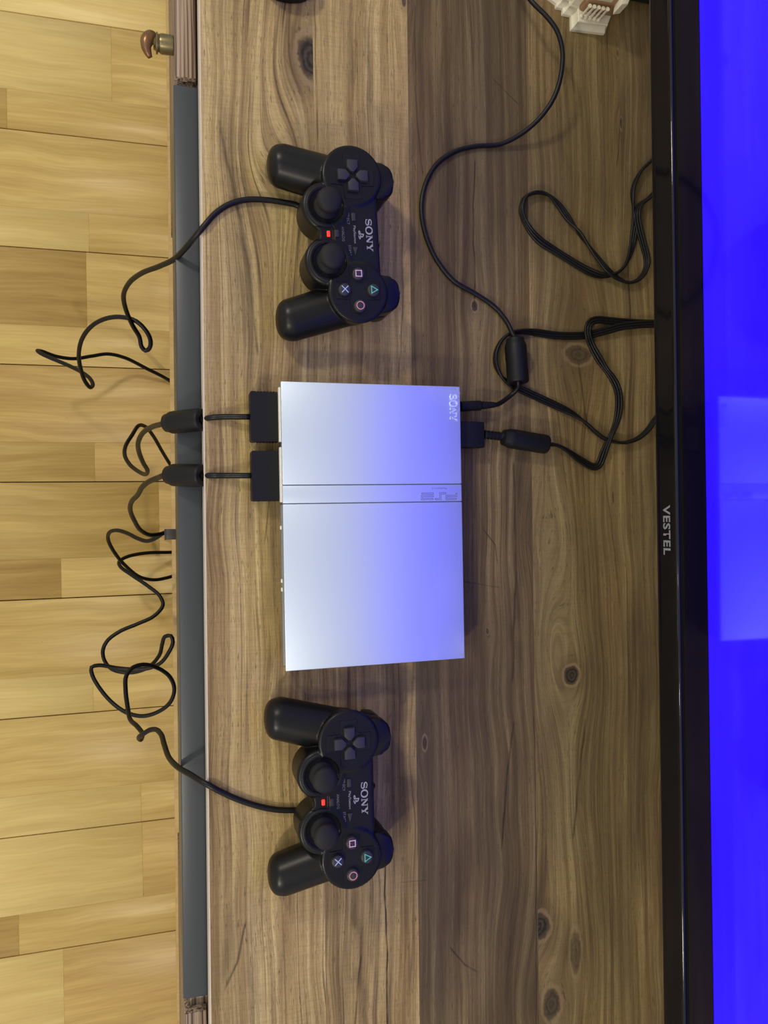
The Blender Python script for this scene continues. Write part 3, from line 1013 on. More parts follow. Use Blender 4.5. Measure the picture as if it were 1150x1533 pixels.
def outline(p_, w_):
    P_ = np.asarray(p_, float)
    D0 = np.vstack([P_[1] - P_[0], P_[1:] - P_[:-1]])
    D1 = np.vstack([P_[1:] - P_[:-1], P_[-1] - P_[-2]])
    D0 /= np.linalg.norm(D0, axis=1)[:, None]
    D1 /= np.linalg.norm(D1, axis=1)[:, None]
    N_ = np.stack([-D0[:, 1], D0[:, 0]], 1) + np.stack([-D1[:, 1], D1[:, 0]], 1)
    N_ /= np.linalg.norm(N_, axis=1)[:, None]
    N_ *= (1 / np.maximum(0.35, np.sum(N_ * np.stack([-D0[:, 1], D0[:, 0]], 1), 1)))[:, None]
    return np.vstack([P_ + N_ * w_, (P_ - N_ * w_)[::-1]])


figs = [  # across (towards the back), along (towards the lid): centre lines of the three angular figures
    [(0.0, 0.0), (0.93, 0.0), (0.93, 0.47), (0.0, 0.47), (0.0, 1.0), (0.93, 1.0)],
    [(1.12, 1.0), (1.58, 1.0), (1.58, 0.0), (2.05, 0.0)],
    [(2.98, 0.0), (2.98, 0.47), (2.12, 0.47), (2.12, 1.0), (2.96, 1.0)],
]
for fgr in figs:
    pts = [((l1 + l2) / 2 + 0.0004 + q[1] * hh, g1[1] + (g0[1] - g1[1]) * q[0] / 3.0) for q in fgr]
    link('logo_figure', strokes_mesh('logo_figure', [(outline(pts, 0.00055), 0.00022, True)], 0.0002), MAT['silver_line'], strip, (0, 0, CH - 0.00035))
wd = px(658, 731.5, CH)
link('small_lettering', text_mesh('small_lettering', 'PlayStation 2', 0.0130, 0.0002, height=0.0016), MAT['silver_line'], strip,
     ((l1 + l2) / 2 - 0.0040, wd[1], CH - 0.0004), (0, 0, math.radians(-90)))

# ------------------------------------------------------------------ controllers
MM = 0.001


def smin(a, b, k):
    h = np.clip(0.5 + 0.5 * (b - a) / k, 0, 1)
    return b + (a - b) * h - k * h * (1 - h)


def sd_cyl(x, y, z, cx, cy, r, z0, z1, rd):
    d0 = np.hypot(x - cx, y - cy) - (r - rd)
    d1 = np.abs(z - (z0 + z1) / 2) - ((z1 - z0) / 2 - rd)
    return np.minimum(np.maximum(d0, d1), 0) + np.hypot(np.maximum(d0, 0), np.maximum(d1, 0)) - rd


def sd_box(x, y, z, c, h, rd):
    q = [np.abs(a - b) - (k - rd) for a, b, k in zip((x, y, z), c, h)]
    return np.minimum(np.maximum(np.maximum(q[0], q[1]), q[2]), 0) + np.sqrt(sum(np.maximum(a, 0) ** 2 for a in q)) - rd


def sd_cone(x, y, z, a, b, ra, rb):
    a, b = np.array(a), np.array(b)
    ab = b - a
    t = np.clip(((x - a[0]) * ab[0] + (y - a[1]) * ab[1] + (z - a[2]) * ab[2]) / ab.dot(ab), 0, 1)
    d = np.sqrt((x - a[0] - t * ab[0]) ** 2 + (y - a[1] - t * ab[1]) ** 2 + (z - a[2] - t * ab[2]) ** 2)
    return d - (ra + (rb - ra) * t)


def pad_sdf(x, y, z):
    ax = np.abs(x)
    d = sd_box(ax, y, z, (0, -4.0, 26), (33, 24.0, 13.5), 2.5)
    well = sd_cyl(ax, y, z, 21.6, -21.6, 19.6, 9, 39.2, 3.2)
    d = smin(d, well, 1.6)
    pod = sd_cyl(46.2 + (ax - 46.2) * (1 + np.clip(40.5 - z, 0, 34) * 0.009), 0.3 + (y - 0.3) * (1 + np.clip(40.5 - z, 0, 34) * 0.009), z, 46.2, 0.3, 24.8, 6, 40.5, 2.4) * 0.85
    grip = sd_cone(ax, y, z, (47.6, 2, 18.5), (62.0, -49.5, 12.6), 18.2, 17.0)
    grip = -smin(-grip, 63.4 + y, 8.0)
    grip = -smin(-grip, z + 4.5, 1.5)
    d = smin(d, pod, 1.2)
    d = smin(d, grip, 0.9)
    sh = sd_box(ax, y, z, (45, 21, 19), (14.5, 9.5, 17.0), 3)
    d = smin(d, sh, 1.5)
    hole = sd_cyl(ax, y, z, 21.6, -21.6, 13.4, 33.0, 60, 0.6)
    d = np.maximum(d, -hole)
    led = sd_box(x, y, z, (0, -25, 42), (5.6, 8.0, 4.2), 0.8)
    d = np.maximum(d, -led)
    return d


pv, pf = surface_nets(pad_sdf, (-84, -66, -2), (84, 36, 46), 0.85)
pad_me = mesh('body', pv * MM, pf, smooth=True)
pad_me.materials.append(MAT['black'])


def ring_pts(r, n=28, cx=0, cy=0):
    return [(cx + r * math.cos(2 * math.pi * k / n), cy + r * math.sin(2 * math.pi * k / n)) for k in range(n)]


def shoulder_mesh(name, z0, z1, yb):
    pts = [(30, 19), (31, 27), (34.5, yb - 2.5), (38, yb - 0.5), (45, yb), (52, yb - 0.4), (56.5, yb - 2.8), (60, 27.5), (61, 19)]
    return prism(name, [(p[0] * MM, p[1] * MM) for p in pts][::-1], z0 * MM, z1 * MM, 2.2 * MM, 3, top_only=False)


def mirror_mesh(me, name):
    bm = bmesh.new()
    bm.from_mesh(me)
    for v in bm.verts:
        v.co.x = -v.co.x
    bmesh.ops.reverse_faces(bm, faces=bm.faces[:])
    return bm_mesh(name, bm, smooth=True, angle=40)


def make_pad():
    root = empty('game_controller')
    body = link('body', pad_me, None, root)
    # cross-shaped panels on the two pods
    a, L = 6.9, 17.6
    cross = [(-a, -L), (a, -L), (a, -a), (L, -a), (L, a), (a, a), (a, L), (-a, L), (-a, a), (-L, a), (-L, -a), (-a, -a)]
    for sx in (-1, 1):
        link('pod_panel', prism('pod_panel', [(p[0] * MM, p[1] * MM) for p in cross], 40.0 * MM, 41.0 * MM, 0.3 * MM, 1), MAT['black_matt'], body, (sx * 45.2 * MM, 0, 0))
    # direction keys
    for k in range(4):
        pts = [(-1.2, 2.6), (1.2, 2.6), (4.3, 6.0), (4.3, 12.2), (-4.3, 12.2), (-4.3, 6.0)]
        link('direction_key', prism('direction_key', [(p[0] * MM, p[1] * MM) for p in pts], 40.6 * MM, 44.4 * MM, 0.9 * MM, 2), MAT['key'], root,
             (-45.2 * MM, 0, 0), (0, 0, k * math.pi / 2))
    # action buttons
    sym = {'square': (-12.6, 0), 'cross': (0, -11.7), 'triangle': (0, 11.7), 'circle': (12.6, 0)}
    for n_, (bx, by) in sym.items():
        bt = link('action_button', lathe('action_button', [(0.0049, 0.0406), (0.0049, 0.0434), (0.0046, 0.0441), (0.0040, 0.0444), (0.0, 0.0446)], 32, smooth_angle=60), MAT['key'], root,
                  ((45.2 + bx) * MM, by * MM, 0))
        if n_ == 'square':
            pth, mt, lab = [([(-2.3, -2.3), (2.3, -2.3), (2.3, 2.3), (-2.3, 2.3)], 0.33, True)], 'sym_pink', 'pink square button'
        elif n_ == 'cross':
            pth, mt, lab = [([(-2.6, -2.6), (2.6, 2.6)], 0.33, False), ([(-2.6, 2.6), (2.6, -2.6)], 0.33, False)], 'sym_blue', 'blue cross button'
        elif n_ == 'triangle':
            pth, mt, lab = [([(-2.8, -1.9), (2.8, -1.9), (0, 3.0)], 0.33, True)], 'sym_green', 'green triangle button'
        else:
            pth, mt, lab = [(ring_pts(3.0), 0.33, True)], 'sym_red', 'red circle button'
        bt['label'] = lab
        pth = [([(p[0] * MM, p[1] * MM) for p in q], h * MM, c) for q, h, c in pth]
        link('button_symbol', strokes_mesh('button_symbol', pth, 0.00025), MAT[mt], bt, (0, 0, 0.0445))
    # sticks
    for sx in (-1, 1):
        st = link('analog_stick', lathe('analog_stick', [(0.0, 0.0335), (0.0118, 0.0338), (0.0116, 0.0362), (0.0090, 0.0405), (0.0060, 0.0430), (0.0060, 0.0462), (0.0088, 0.0472),
                                                        (0.0098, 0.0484), (0.0101, 0.0502), (0.0098, 0.0520), (0.0088, 0.0534), (0.0060, 0.0546), (0.0, 0.0552)], 40, smooth_angle=75),
                  MAT['rubber'], root, (sx * 21.6 * MM, -21.6 * MM, 0))
        link('stick_collar', lathe('stick_collar', [(0.0133, 0.0385), (0.0150, 0.0400), (0.0168, 0.0395), (0.0171, 0.0388), (0.0133, 0.0380)], 40, smooth_angle=75),
             MAT['black_matt'], root, (sx * 21.6 * MM, -21.6 * MM, 0))
    # centre keys
    tz = 39.5
    link('select_key', box('select_key', -16.6 * MM, -10.2 * MM, -2.1 * MM, 1.3 * MM, 38 * MM, 40.7 * MM, 0.5 * MM, 2), MAT['key'], root)
    link('start_key', prism('start_key', [(10.4 * MM, -2.6 * MM), (17.6 * MM, -0.5 * MM), (10.4 * MM, 2.0 * MM)], 38 * MM, 40.7 * MM, 0.5 * MM, 2), MAT['key'], root)
    link('analog_key', box('analog_key', -3.0 * MM, 3.2 * MM, -16.3 * MM, -12.9 * MM, 37 * MM, 40.2 * MM, 0.4 * MM, 2), MAT['key'], root)
    link('indicator_lamp', box('indicator_lamp', -2.2 * MM, 2.3 * MM, -22.3 * MM, -19.9 * MM, 37.0 * MM, 38.7 * MM, 0.4 * MM, 2), MAT['led_red'], root)['label'] = 'glowing red indicator lamp'
    # shoulder keys
    m1 = shoulder_mesh('shoulder_key', 21.5, 36.5, 36.0)
    m2 = shoulder_mesh('shoulder_key', 1.0, 19.5, 35.0)
    for me in (m1, m2, mirror_mesh(m1, 'shoulder_key'), mirror_mesh(m2, 'shoulder_key')):
        link('shoulder_key', me, MAT['black'], root)
    # cable boot at the back
    link('cable_boot', lathe('cable_boot', [(0.0046, 0.0), (0.0044, 0.0015), (0.0034, 0.0020), (0.0030, 0.0026)], 20), MAT['black_matt'], root, (0, 0.0195, 0.019), (math.radians(-90), 0, 0))
    # print
    z_ = tz * MM + 0.00002
    link('maker_lettering', slab_word('maker_lettering', 0.0258, 0.0050, 0.00012), MAT['print'], root, (0.0003, 0.0118, z_))
    lg = [
        ([(-0.5, -1.9), (-0.5, 2.0), (0.5, 1.8), (1.5, 1.3), (1.7, 0.4), (1.0, -0.1), (0.6, 0.1)], 0.38, False),
        ([(-1.1, -0.5), (-2.6, -0.9), (-3.1, -1.4), (-2.2, -1.8), (-0.9, -1.5)], 0.30, False),
        ([(0.6, -0.6), (2.2, -0.5), (3.2, -1.0), (2.4, -1.6), (0.7, -1.9)], 0.30, False),
    ]
    lg = [([(p[0] * MM, p[1] * MM) for p in q], h * MM, c) for q, h, c in lg]
    link('family_mark', strokes_mesh('family_mark', lg, 0.00012), MAT['print'], root, (0.0003, 0.0050, z_))
    for s, ln, x_, y_, mt in (('PlayStation', 14.0, 0.3, -0.3, 'print'), ('SELECT', 9.6, -12.2, -4.8, 'print_dim'), ('START', 8.4, 13.2, -4.8, 'print_dim'), ('ANALOG', 11.5, 0.2, -9.6, 'print_dim')):
        link('small_lettering', text_mesh('small_lettering', s, ln * MM, 0.0001, height=2.0 * MM if s != 'PlayStation' else 2.4 * MM), MAT[mt], root, (x_ * MM, y_ * MM, z_))
    return root


def copy_tree(o, parent=None):
    c = o.copy()
    COL.objects.link(c)
    c.parent = parent
    for ch in list(o.children):
        copy_tree(ch, c)
    return c


p1 = make_pad()
p1.location = (-0.2308, -0.0174, 0.0047)
p1.rotation_euler = (0, 0, math.radians(2.3))
tag(p1, 'black controller beside the big dark wood knot, above the console in the photo', 'game controller', 'black game controllers')
p2 = copy_tree(p1)
p2.location = (0.2163, -0.0295, 0.0047)
p2.rotation_euler = (0, 0, math.radians(0.4))
tag(p2, 'black controller near the plain disc-lid end of the console, lower in the photo', 'game controller', 'black game controllers')

# ------------------------------------------------------------------ cables
CRAD = 0.0024


def path(pts):
    return [px(*p) for p in pts]


def pad_pt(pad, x, y, z):
    a = pad.rotation_euler.z
    c, s = math.cos(a), math.sin(a)
    return np.array((pad.location.x + (x * c - y * s) * MM, pad.location.y + (x * s + y * c) * MM, z * MM))


def ferrite_prof(L, R, cr):
    return [(cr, -L / 2 - 0.0015), (R * 0.55, -L / 2), (R * 0.80, -L / 2 + 0.001), (R * 0.86, -L / 2 + 0.004), (R * 0.98, -L / 2 + 0.0065), (R, -L / 2 + 0.009),
            (R, L / 2 - 0.002), (R * 0.97, L / 2 - 0.0007), (R * 0.90, L / 2), (R * 0.5, L / 2), (R * 0.45, L / 2 - 0.001), (cr, L / 2 - 0.001)]


def along(a, b):
    """rotation that lays +Z along a->b"""
    d = Vector(b) - Vector(a)
    return d.to_track_quat('Z', 'Y').to_euler()


def ferrite(parent, a, b, R):
    a, b = np.array(a), np.array(b)
    L = np.linalg.norm(b - a)
    return link('ferrite_core', lathe('ferrite_core', ferrite_prof(L, R, CRAD), 36), MAT['black_matt'], parent, tuple((a + b) / 2), along(a, b))


def plug_mesh(name, x0, x1, y0, y1, z0, z1):
    # body with ribbed flanks
    pts = []
    n = 7
    pts += [(x0 + 0.0016, y0), (x1 - 0.0016, y0), (x1 - 0.0004, y0 + 0.0005), (x1, y0 + 0.0018)]
    for k in range(n):
        t = y0 + 0.003 + (y1 - y0 - 0.004) * k / n
        d = (y1 - y0 - 0.004) / n
        pts += [(x1, t), (x1, t + d * 0.55), (x1 - 0.0005, t + d * 0.65), (x1 - 0.0005, t + d * 0.95)]
    pts += [(x1, y1), (x0, y1)]
    for k in reversed(range(n)):
        t = y0 + 0.003 + (y1 - y0 - 0.004) * k / n
        d = (y1 - y0 - 0.004) / n
        pts += [(x0 + 0.0005, t + d * 0.95), (x0 + 0.0005, t + d * 0.65), (x0, t + d * 0.55), (x0, t)]
    pts += [(x0, y0 + 0.0018), (x0 + 0.0004, y0 + 0.0005)]
    me = prism(name, pts, z0, z1)
    me.polygons.foreach_set('use_smooth', [False] * len(me.polygons))
    return me


# -- cable of the controller near the knot
c1 = empty('controller_cable', tuple(px(400, 305, 0.0)))
tag(c1, 'black cable from the controller near the knot, looping over the floor to a plug', 'cable', 'controller cables')


def cpart(name, me, mat, root, **k):
    return link(name, me, mat, root, tuple(-np.array(root.location)), **k)


under1 = [pad_pt(p1, 0, 21.0, 23.6), pad_pt(p1, 0, 24.4, 21.5), pad_pt(p1, -1, 25.4, 14), pad_pt(p1, -4, 22, 5.5), pad_pt(p1, -12, 12, 2.8), pad_pt(p1, -22, -6, 2.7), pad_pt(p1, -26, -26, 2.7)]
seg = under1 + path([(448, 309, .0027), (425, 303, .0027), (395, 299, .0027), (368, 299, .0027), (343, 306, .0027), (322, 320, .0028), (306, 338, .0030), (294, 352, -.001), (279, 370, -.013), (262, 387, -.034),
                     (240, 398, -.060), (212, 409, -.095), (193, 424, -.130), (185, 443, -.160), (189, 465, -.185), (199, 488, -.205), (209, 505, -.217), (212, 519, -.224), (218, 525, -.226),
                     (224, 521, -.222), (225, 508, -.212), (217, 493, -.205), (204, 481, -.203), (185, 475, -.208), (162, 476, -.220), (140, 486, -.235), (124, 505, -.255), (118, 530, -.280), (121, 553, -.300),
                     (128, 572, -.316), (135, 580, -.325), (139, 576, -.333), (135, 567, -.340), (122, 557, -.350), (100, 546, -.365), (76, 536, -.378), (61, 529, -.386), (56, 525, -.392), (63, 526, -.400),
                     (82, 533, -.412), (110, 537, -.424), (138, 533, -.436), (162, 530, -.448), (188, 536, -.462), (220, 552, -.478), (244, 564, -.489), (262, 575, -.494), (280, 590, -.4965), (300, 640, -.497),
                     (300, 690, -.497), (282, 715, -.490)])
seg += path([(268, 712, -.475), (256, 697, -.450), (243, 676, -.420), (229, 652, -.390), (218, 639, -.370), (208, 637, -.355), (198, 651, -.340), (188, 668, -.325), (187, 682, -.310), (194, 695, -.295), (206, 705, -.275),
             (217, 710, -.250), (221, 705, -.225), (214, 692, -.195), (208, 676, -.165), (207, 662, -.135), (214, 648, -.105), (228, 639, -.072), (240, 635.5, -.044)])
f1a, f1b = px(248, 633.5, -.030), px(303, 628, -.0065)
seg += [f1a, f1b] + path([(309, 626.5, -.0015), (318, 625, .0034), (335, 624, .0045), (355, 624, .0085)])
pe = px(374, 624, .010)
seg.append(pe)
cpart('cord', tube('cord', seg, CRAD, 10, 0.003), MAT['cable'], c1)
f = ferrite(c1, f1a - np.array(c1.location), f1b - np.array(c1.location), 0.0094)
a, b_ = px(376, 585, .015), px(376, 661, .015)
pl = cpart('plug', plug_mesh('plug', a[0], b_[0], px(375, 620, .015)[1], -CY - 0.0010, 0.0030, 0.0148), MAT['black_matt'], c1)

# -- cable of the controller at the lid end
c2 = empty('controller_cable', tuple(px(400, 1210, 0.0)))
tag(c2, 'black cable from the controller near the disc-lid end, coiling over the floor to a plug', 'cable', 'controller cables')
under2 = [pad_pt(p2, 0, 21.0, 23.6), pad_pt(p2, 0, 24.4, 21.5), pad_pt(p2, 1, 25.4, 14), pad_pt(p2, 2, 22, 5.5), pad_pt(p2, 4, 12, 2.8), pad_pt(p2, 7, -6, 2.7), pad_pt(p2, 7, -22, 2.7)]
seg = under2 + path([(455, 1210, .0027), (430, 1213, .0027), (400, 1210, .0027), (362, 1199, .0027), (332, 1186, .0028), (315, 1177, .0030), (302, 1170, -.0005), (284, 1159, -.012), (267, 1149, -.028), (253, 1134, -.055),
                     (246, 1115, -.082), (241, 1099, -.105), (233, 1092, -.118), (224, 1093, -.124), (214, 1099, -.130), (208, 1104, -.140), (211, 1107, -.152), (213, 1098, -.166), (205, 1087, -.180), (195, 1077, -.198),
                     (191, 1058, -.215), (188, 1032, -.232), (189, 1012, -.244), (198, 1000, -.250), (215, 995, -.256), (236, 1000, -.264), (254, 1013, -.272), (261, 1031, -.280), (255, 1051, -.290), (238, 1065, -.300),
                     (214, 1072, -.308), (190, 1067, -.316), (168, 1052, -.324), (149, 1030, -.330), (138, 1010, -.334), (137, 999, -.336), (148, 996, -.338), (175, 1000, -.340), (200, 1002, -.338), (224, 1000, -.334),
                     (241, 992, -.328), (253, 976, -.320), (259, 961, -.314), (256, 952, -.312), (247, 953, -.316), (243, 964, -.324), (239, 980, -.336), (227, 995, -.346), (211, 1004, -.354), (190, 1007, -.360),
                     (168, 1002, -.364), (157, 990, -.366), (154, 974, -.366), (161, 959, -.366), (180, 945, -.368), (206, 934, -.370), (231, 922, -.372), (244, 906, -.376), (239, 892, -.382), (221, 877, -.392),
                     (196, 860, -.406), (180, 848, -.420), (179, 840, -.432), (192, 833, -.444), (218, 828, -.460), (248, 827, -.478), (268, 827, -.490), (290, 830, -.4965), (302, 845, -.497), (290, 860, -.4965),
                     (268, 860, -.489), (250, 865, -.476), (231, 868, -.462), (210, 864, -.446), (189, 848, -.424), (172, 828, -.402), (162, 808, -.380), (164, 797, -.362), (175, 794, -.344), (190, 798, -.326),
                     (206, 806, -.308), (220, 810, -.294), (232, 806, -.282), (243, 799, -.274), (247, 797, -.266), (242, 799, -.258), (226, 801, -.246), (211, 794, -.226), (201, 779, -.198), (195, 763, -.170),
                     (197, 751, -.146), (206, 741, -.120), (213, 729, -.094), (223, 721, -.072), (237, 715, -.050)])
f2a, f2b = px(250, 711, -.031), px(304, 712, -.0065)
seg += [f2a, f2b] + path([(310, 712, -.0015), (319, 712, .0034), (338, 712, .0045), (358, 712, .0085)])
seg.append(px(377, 712, .010))
cpart('cord', tube('cord', seg, CRAD, 10, 0.003), MAT['cable'], c2)
ferrite(c2, f2a - np.array(c2.location), f2b - np.array(c2.location), 0.0094)
a, b_ = px(378, 674.5, .015), px(378, 750.5, .015)
cpart('plug', plug_mesh('plug', a[0], b_[0], px(377, 712, .015)[1], -CY - 0.0010, 0.0030, 0.0148), MAT['black_matt'], c2)

# -- small clip on the bundle by the cabinet edge
ck = px(252, 800, -.262)
clip = empty('cable_clip', tuple(ck))
tag(clip, 'small dark grey clip on the coiled cable beside the cabinet front', 'clip')
link('clip_body', box('clip_body', -0.0058, 0.0058, -0.0035, 0.0085, -0.007, 0.006, 0.001, 2), MAT['grey_plastic'], clip)
link('clip_rib', box('clip_rib', -0.0062, 0.0062, -0.0042, -0.0026, -0.0074, 0.0064, 0.0004, 1), MAT['grey_plastic'], clip)

# -- power cable
pc = empty('power_cable', tuple(px(633, 320, 0)))
tag(pc, 'round black power cable curving from beside the ivory souvenir to the console back', 'cable')
seg = path([(742, -80, .012), (772, -32, .026), (797, 3, .034), (818, 24, .037), (834, 46, .038), (842, 75, .036), (840, 112, .032), (829, 147, .026), (807, 178, .018), (778, 202, .0095), (748, 216, .0035), (712, 219, .0024),
            (681, 227, .0024), (653, 247, .0024), (636, 279, .0024), (631, 315, .0024), (638, 354, .0024), (655, 391, .0024), (680, 421, .0024), (712, 440, .0024), (741, 460, .0030), (759, 482, .0060), (768, 501, .0095)])
fa, fb = px(771, 506, .0105), px(776, 573, .0135)
seg += [fa, fb] + path([(776, 579, .0115), (768, 589, .0062), (757, 598, .0062), (746, 605, .0085)])
e0, e1 = px(741, 606, .0095), px(688, 608.5, .0095)
seg += [e0, (e0 + e1) / 2]
cpart('cord', tube('cord', seg, 0.0021, 10, 0.003), MAT['cable'], pc)
ferrite(pc, fa - np.array(pc.location), fb - np.array(pc.location), 0.0097)
L = np.linalg.norm(e1 - e0)
pr = [(0.0022, 0.0)]
for k in range(5):
    t = 0.001 + k * 0.0024
    r_ = 0.0027 + 0.00022 * k
    pr += [(r_, t), (r_, t + 0.0014), (r_ - 0.0005, t + 0.0015), (r_ - 0.0005, t + 0.0023)]
pr += [(0.0040, 0.0135), (0.0045, 0.0150), (0.0045, L - 0.001), (0.0030, L)]
link('plug', lathe('plug', pr, 24), MAT['black_matt'], pc, tuple(e0 - np.array(pc.location)), along(e0, e1))


# -- flat three-wire cable
def ribbon(name, pts, r=0.00135, step=0.0035):
    """pts: x, y, z, roll in degrees (0 lies flat, 90 stands on edge)"""
    C4 = catmull(pts, step)
    C, ro = C4[:, :3], np.radians(C4[:, 3])
    T = np.gradient(C, axis=0)
    T /= np.linalg.norm(T, axis=1)[:, None] + 1e-12
    prof = []
    for k in (-1, 0, 1):
        pass
    n = 6
    up_, dn_ = [], []
    for k in (-1, 0, 1):
        for j in range(n):
            a_ = math.pi - math.pi * (j + 0.5) / n
            up_.append((k * 1.72 * r + r * math.cos(a_), r * math.sin(a_)))
    prof = up_ + [(-p[0], -p[1]) for p in up_]
    m = len(prof)
    verts, faces = [], []
    for i in range(len(C)):
        side = np.cross(T[i], (0, 0, 1.0))
        side /= np.linalg.norm(side) + 1e-12
        up = np.cross(side, T[i])
        s2 = side * math.cos(ro[i]) + up * math.sin(ro[i])
        u2 = -side * math.sin(ro[i]) + up * math.cos(ro[i])
        for p in prof:
            verts.append(C[i] + s2 * p[0] + u2 * p[1])
    for i in range(len(C) - 1):
        for k in range(m):
            faces.append((i * m + k, i * m + (k + 1) % m, (i + 1) * m + (k + 1) % m, (i + 1) * m + k))
    faces.append(tuple(range(m))[::-1])
    faces.append(tuple((len(C) - 1) * m + k for k in range(m)))
    return mesh(name, verts, faces, smooth=True)


av = empty('video_cable', tuple(px(786, 661, 0)))
tag(av, 'flat three-wire black cable looping from the console back to the television', 'cable')


def rpath(pts):
    return [tuple(px(a, b, z)) + (ro,) for a, b, z, ro in pts]


F, E_ = .0016, .0042      # lying flat, standing on edge
av_pts = rpath([(815, 665, .0060, 60), (832, 666, .0045, 70), (847, 673, .0040, 55), (862, 684, .0030, 25), (876, 693, .0022, 10), (888, 699, .0022, 10), (896, 697, .0030, 15), (901, 686, .0034, 20), (906, 672, .0042, 60),
                (914, 654, .0080, 85), (923, 632, .0060, 70), (927, 606, .0045, 35), (925, 584, .0035, 20), (917, 566, .0040, 60), (906, 551, .0042, 80), (895, 534, .0032, 25), (885, 515, .0034, 5), (880, 498, .0070, 0),
                (882, 485, .0070, 0), (892, 479, .0048, 5), (910, 480, .0030, 5), (932, 482, .0022, 5), (965, 484, .0020, 5), (1000, 484, .0020, 5)])
av2 = rpath([(1003, 486, .0056, 0), (978, 485, .0056, 0), (955, 486, .0056, 0), (930, 489, .0054, 0), (908, 495, .0045, 0), (884, 501, .0024, 0), (858, 503, .0018, 0), (830, 502, .0018, 10), (804, 498, .0026, 40), (782, 496, .0038, 75),
             (764, 499, .0042, 85), (750, 511, .0042, 85), (742, 529, .0042, 85), (743, 548, .0042, 85), (753, 566, .0036, 60), (768, 577, .0026, 20), (786, 586, .0020, 5), (808, 596, .0018, 0), (832, 607, .0018, 5),
             (855, 618, .0024, 30), (876, 632, .0036, 70), (893, 648, .0040, 82), (908, 658, .0042, 85), (930, 663, .0042, 80), (952, 658, .0042, 80), (969, 645, .0042, 80), (981, 628, .0042, 80), (1000, 606, .0042, 80)])
av3 = rpath([(1000, 222, .0042, 80), (976, 240, .0042, 80), (958, 259, .0042, 80), (948, 282, .0042, 82), (948, 305, .0040, 60), (951, 325, .0030, 15), (949, 350, .0024, 0), (944, 378, .0026, 30), (933, 401, .0040, 75), (918, 411, .0042, 85), (899, 412, .0036, 60), (880, 405, .0024, 15),
             (856, 391, .0018, 0), (832, 376, .0018, 0), (808, 360, .0026, 40), (791, 340, .0040, 80), (781, 317, .0042, 86), (785, 297, .0042, 86), (803, 288, .0042, 84), (821, 292, .0036, 60), (835, 305, .0024, 20), (851, 327, .0020, 10),
             (868, 349, .0042, 75), (880, 366, .0040, 55), (895, 386, .0048, 30), (910, 404, .0068, 20), (926, 417, .0050, 40), (945, 423, .0042, 75), (961, 414, .0042, 80), (969, 394, .0042, 78), (964, 368, .0042, 70),
             (958, 346, .0050, 60), (954, 322, .0066, 60), (958, 307, .0058, 70), (970, 298, .0044, 80), (982, 287, .0042, 80), (1000, 272, .0042, 80)])
# under the set the three runs join, and the far end climbs to the sockets on its back
turn = rpath([(1028, 480, .0024, 20), (1046, 488, .0040, 80), (1046, 502, .0044, 85), (1028, 494, .0052, 30)])
hid = rpath([(1022, 570, .0042, 85), (1034, 500, .0090, 85), (1040, 420, .0042, 85), (1034, 320, .0042, 95), (1018, 276, .0042, 100)])
back = [(a_[0], a_[1], a_[2], 180.0 - a_[3]) for a_ in av3[::-1]]
e_ = back[-1]
up_end = [(e_[0] - 0.012, e_[1] + 0.03, 0.006, 100.0), (e_[0] - 0.018, e_[1] + 0.055, 0.030, 100.0), (e_[0] - 0.02, e_[1] + 0.050, 0.100, 95.0), (e_[0] - 0.02, 0.275, 0.180, 90.0)]
cpart('cord', ribbon('cord', av_pts + turn + av2 + hid + back + up_end), MAT['cable'], av)
fa, fb = px(752, 654.5, .0088), px(819, 665.5, .0088)
ferrite(av, fa - np.array(av.location), fb - np.array(av.location), 0.0087)
a, b_ = px(700, 631, .014), px(700, 670, .014)
cpart('plug', box('plug', a[0], b_[0], CY + 0.0003, px(726, 650, .014)[1], 0.0035, 0.0145, 0.0014, 2), MAT['black_matt'], av)
q0, q1 = px(725, 650.5, .0092), px(752, 653.5, .0092)
L = np.linalg.norm(q1 - q0)
pr = [(0.0038, 0.0)]
for k in range(5):
    t = 0.0005 + k * L / 5.4
    pr += [(0.0039, t), (0.0039, t + L / 11), (0.0031, t + L / 10), (0.0031, t + L / 5.8)]
pr += [(0.0036, L)]
link('strain_relief', lathe('strain_relief', pr, 20), MAT['black_matt'], av, tuple(q0 - np.array(av.location)), along(q0, q1))

# ------------------------------------------------------------------ ivory souvenir at the picture's top
sv = empty('souvenir_building', tuple(px(875, 20, 0)))
tag(sv, 'ivory resin souvenir building with columns and moulded base, cut by the photo edge', 'figurine')


def svp(x, y, z=0.0):
    p = px(x, y, 0) - np.array(sv.location)
    return (p[0], p[1])


A = svp(853, 47)
B = svp(903, 53)
ux, uy = 0.0, 1.0
# plan: front face A-B, then two steps back on the near flank
plan = [A, B, (B[0] - 0.030, B[1] + 0.012), (B[0] - 0.075, B[1] + 0.012), (A[0] - 0.075, A[1] - 0.026), (A[0] - 0.040, A[1] - 0.026), (A[0] - 0.0262, A[1] - 0.024), (A[0] - 0.0215, A[1] - 0.0150),
        (A[0] - 0.0180, A[1] - 0.0150), (A[0] - 0.0180, A[1] - 0.0085), (A[0] - 0.0130, A[1] - 0.0085), (A[0] - 0.0130, A[1])]


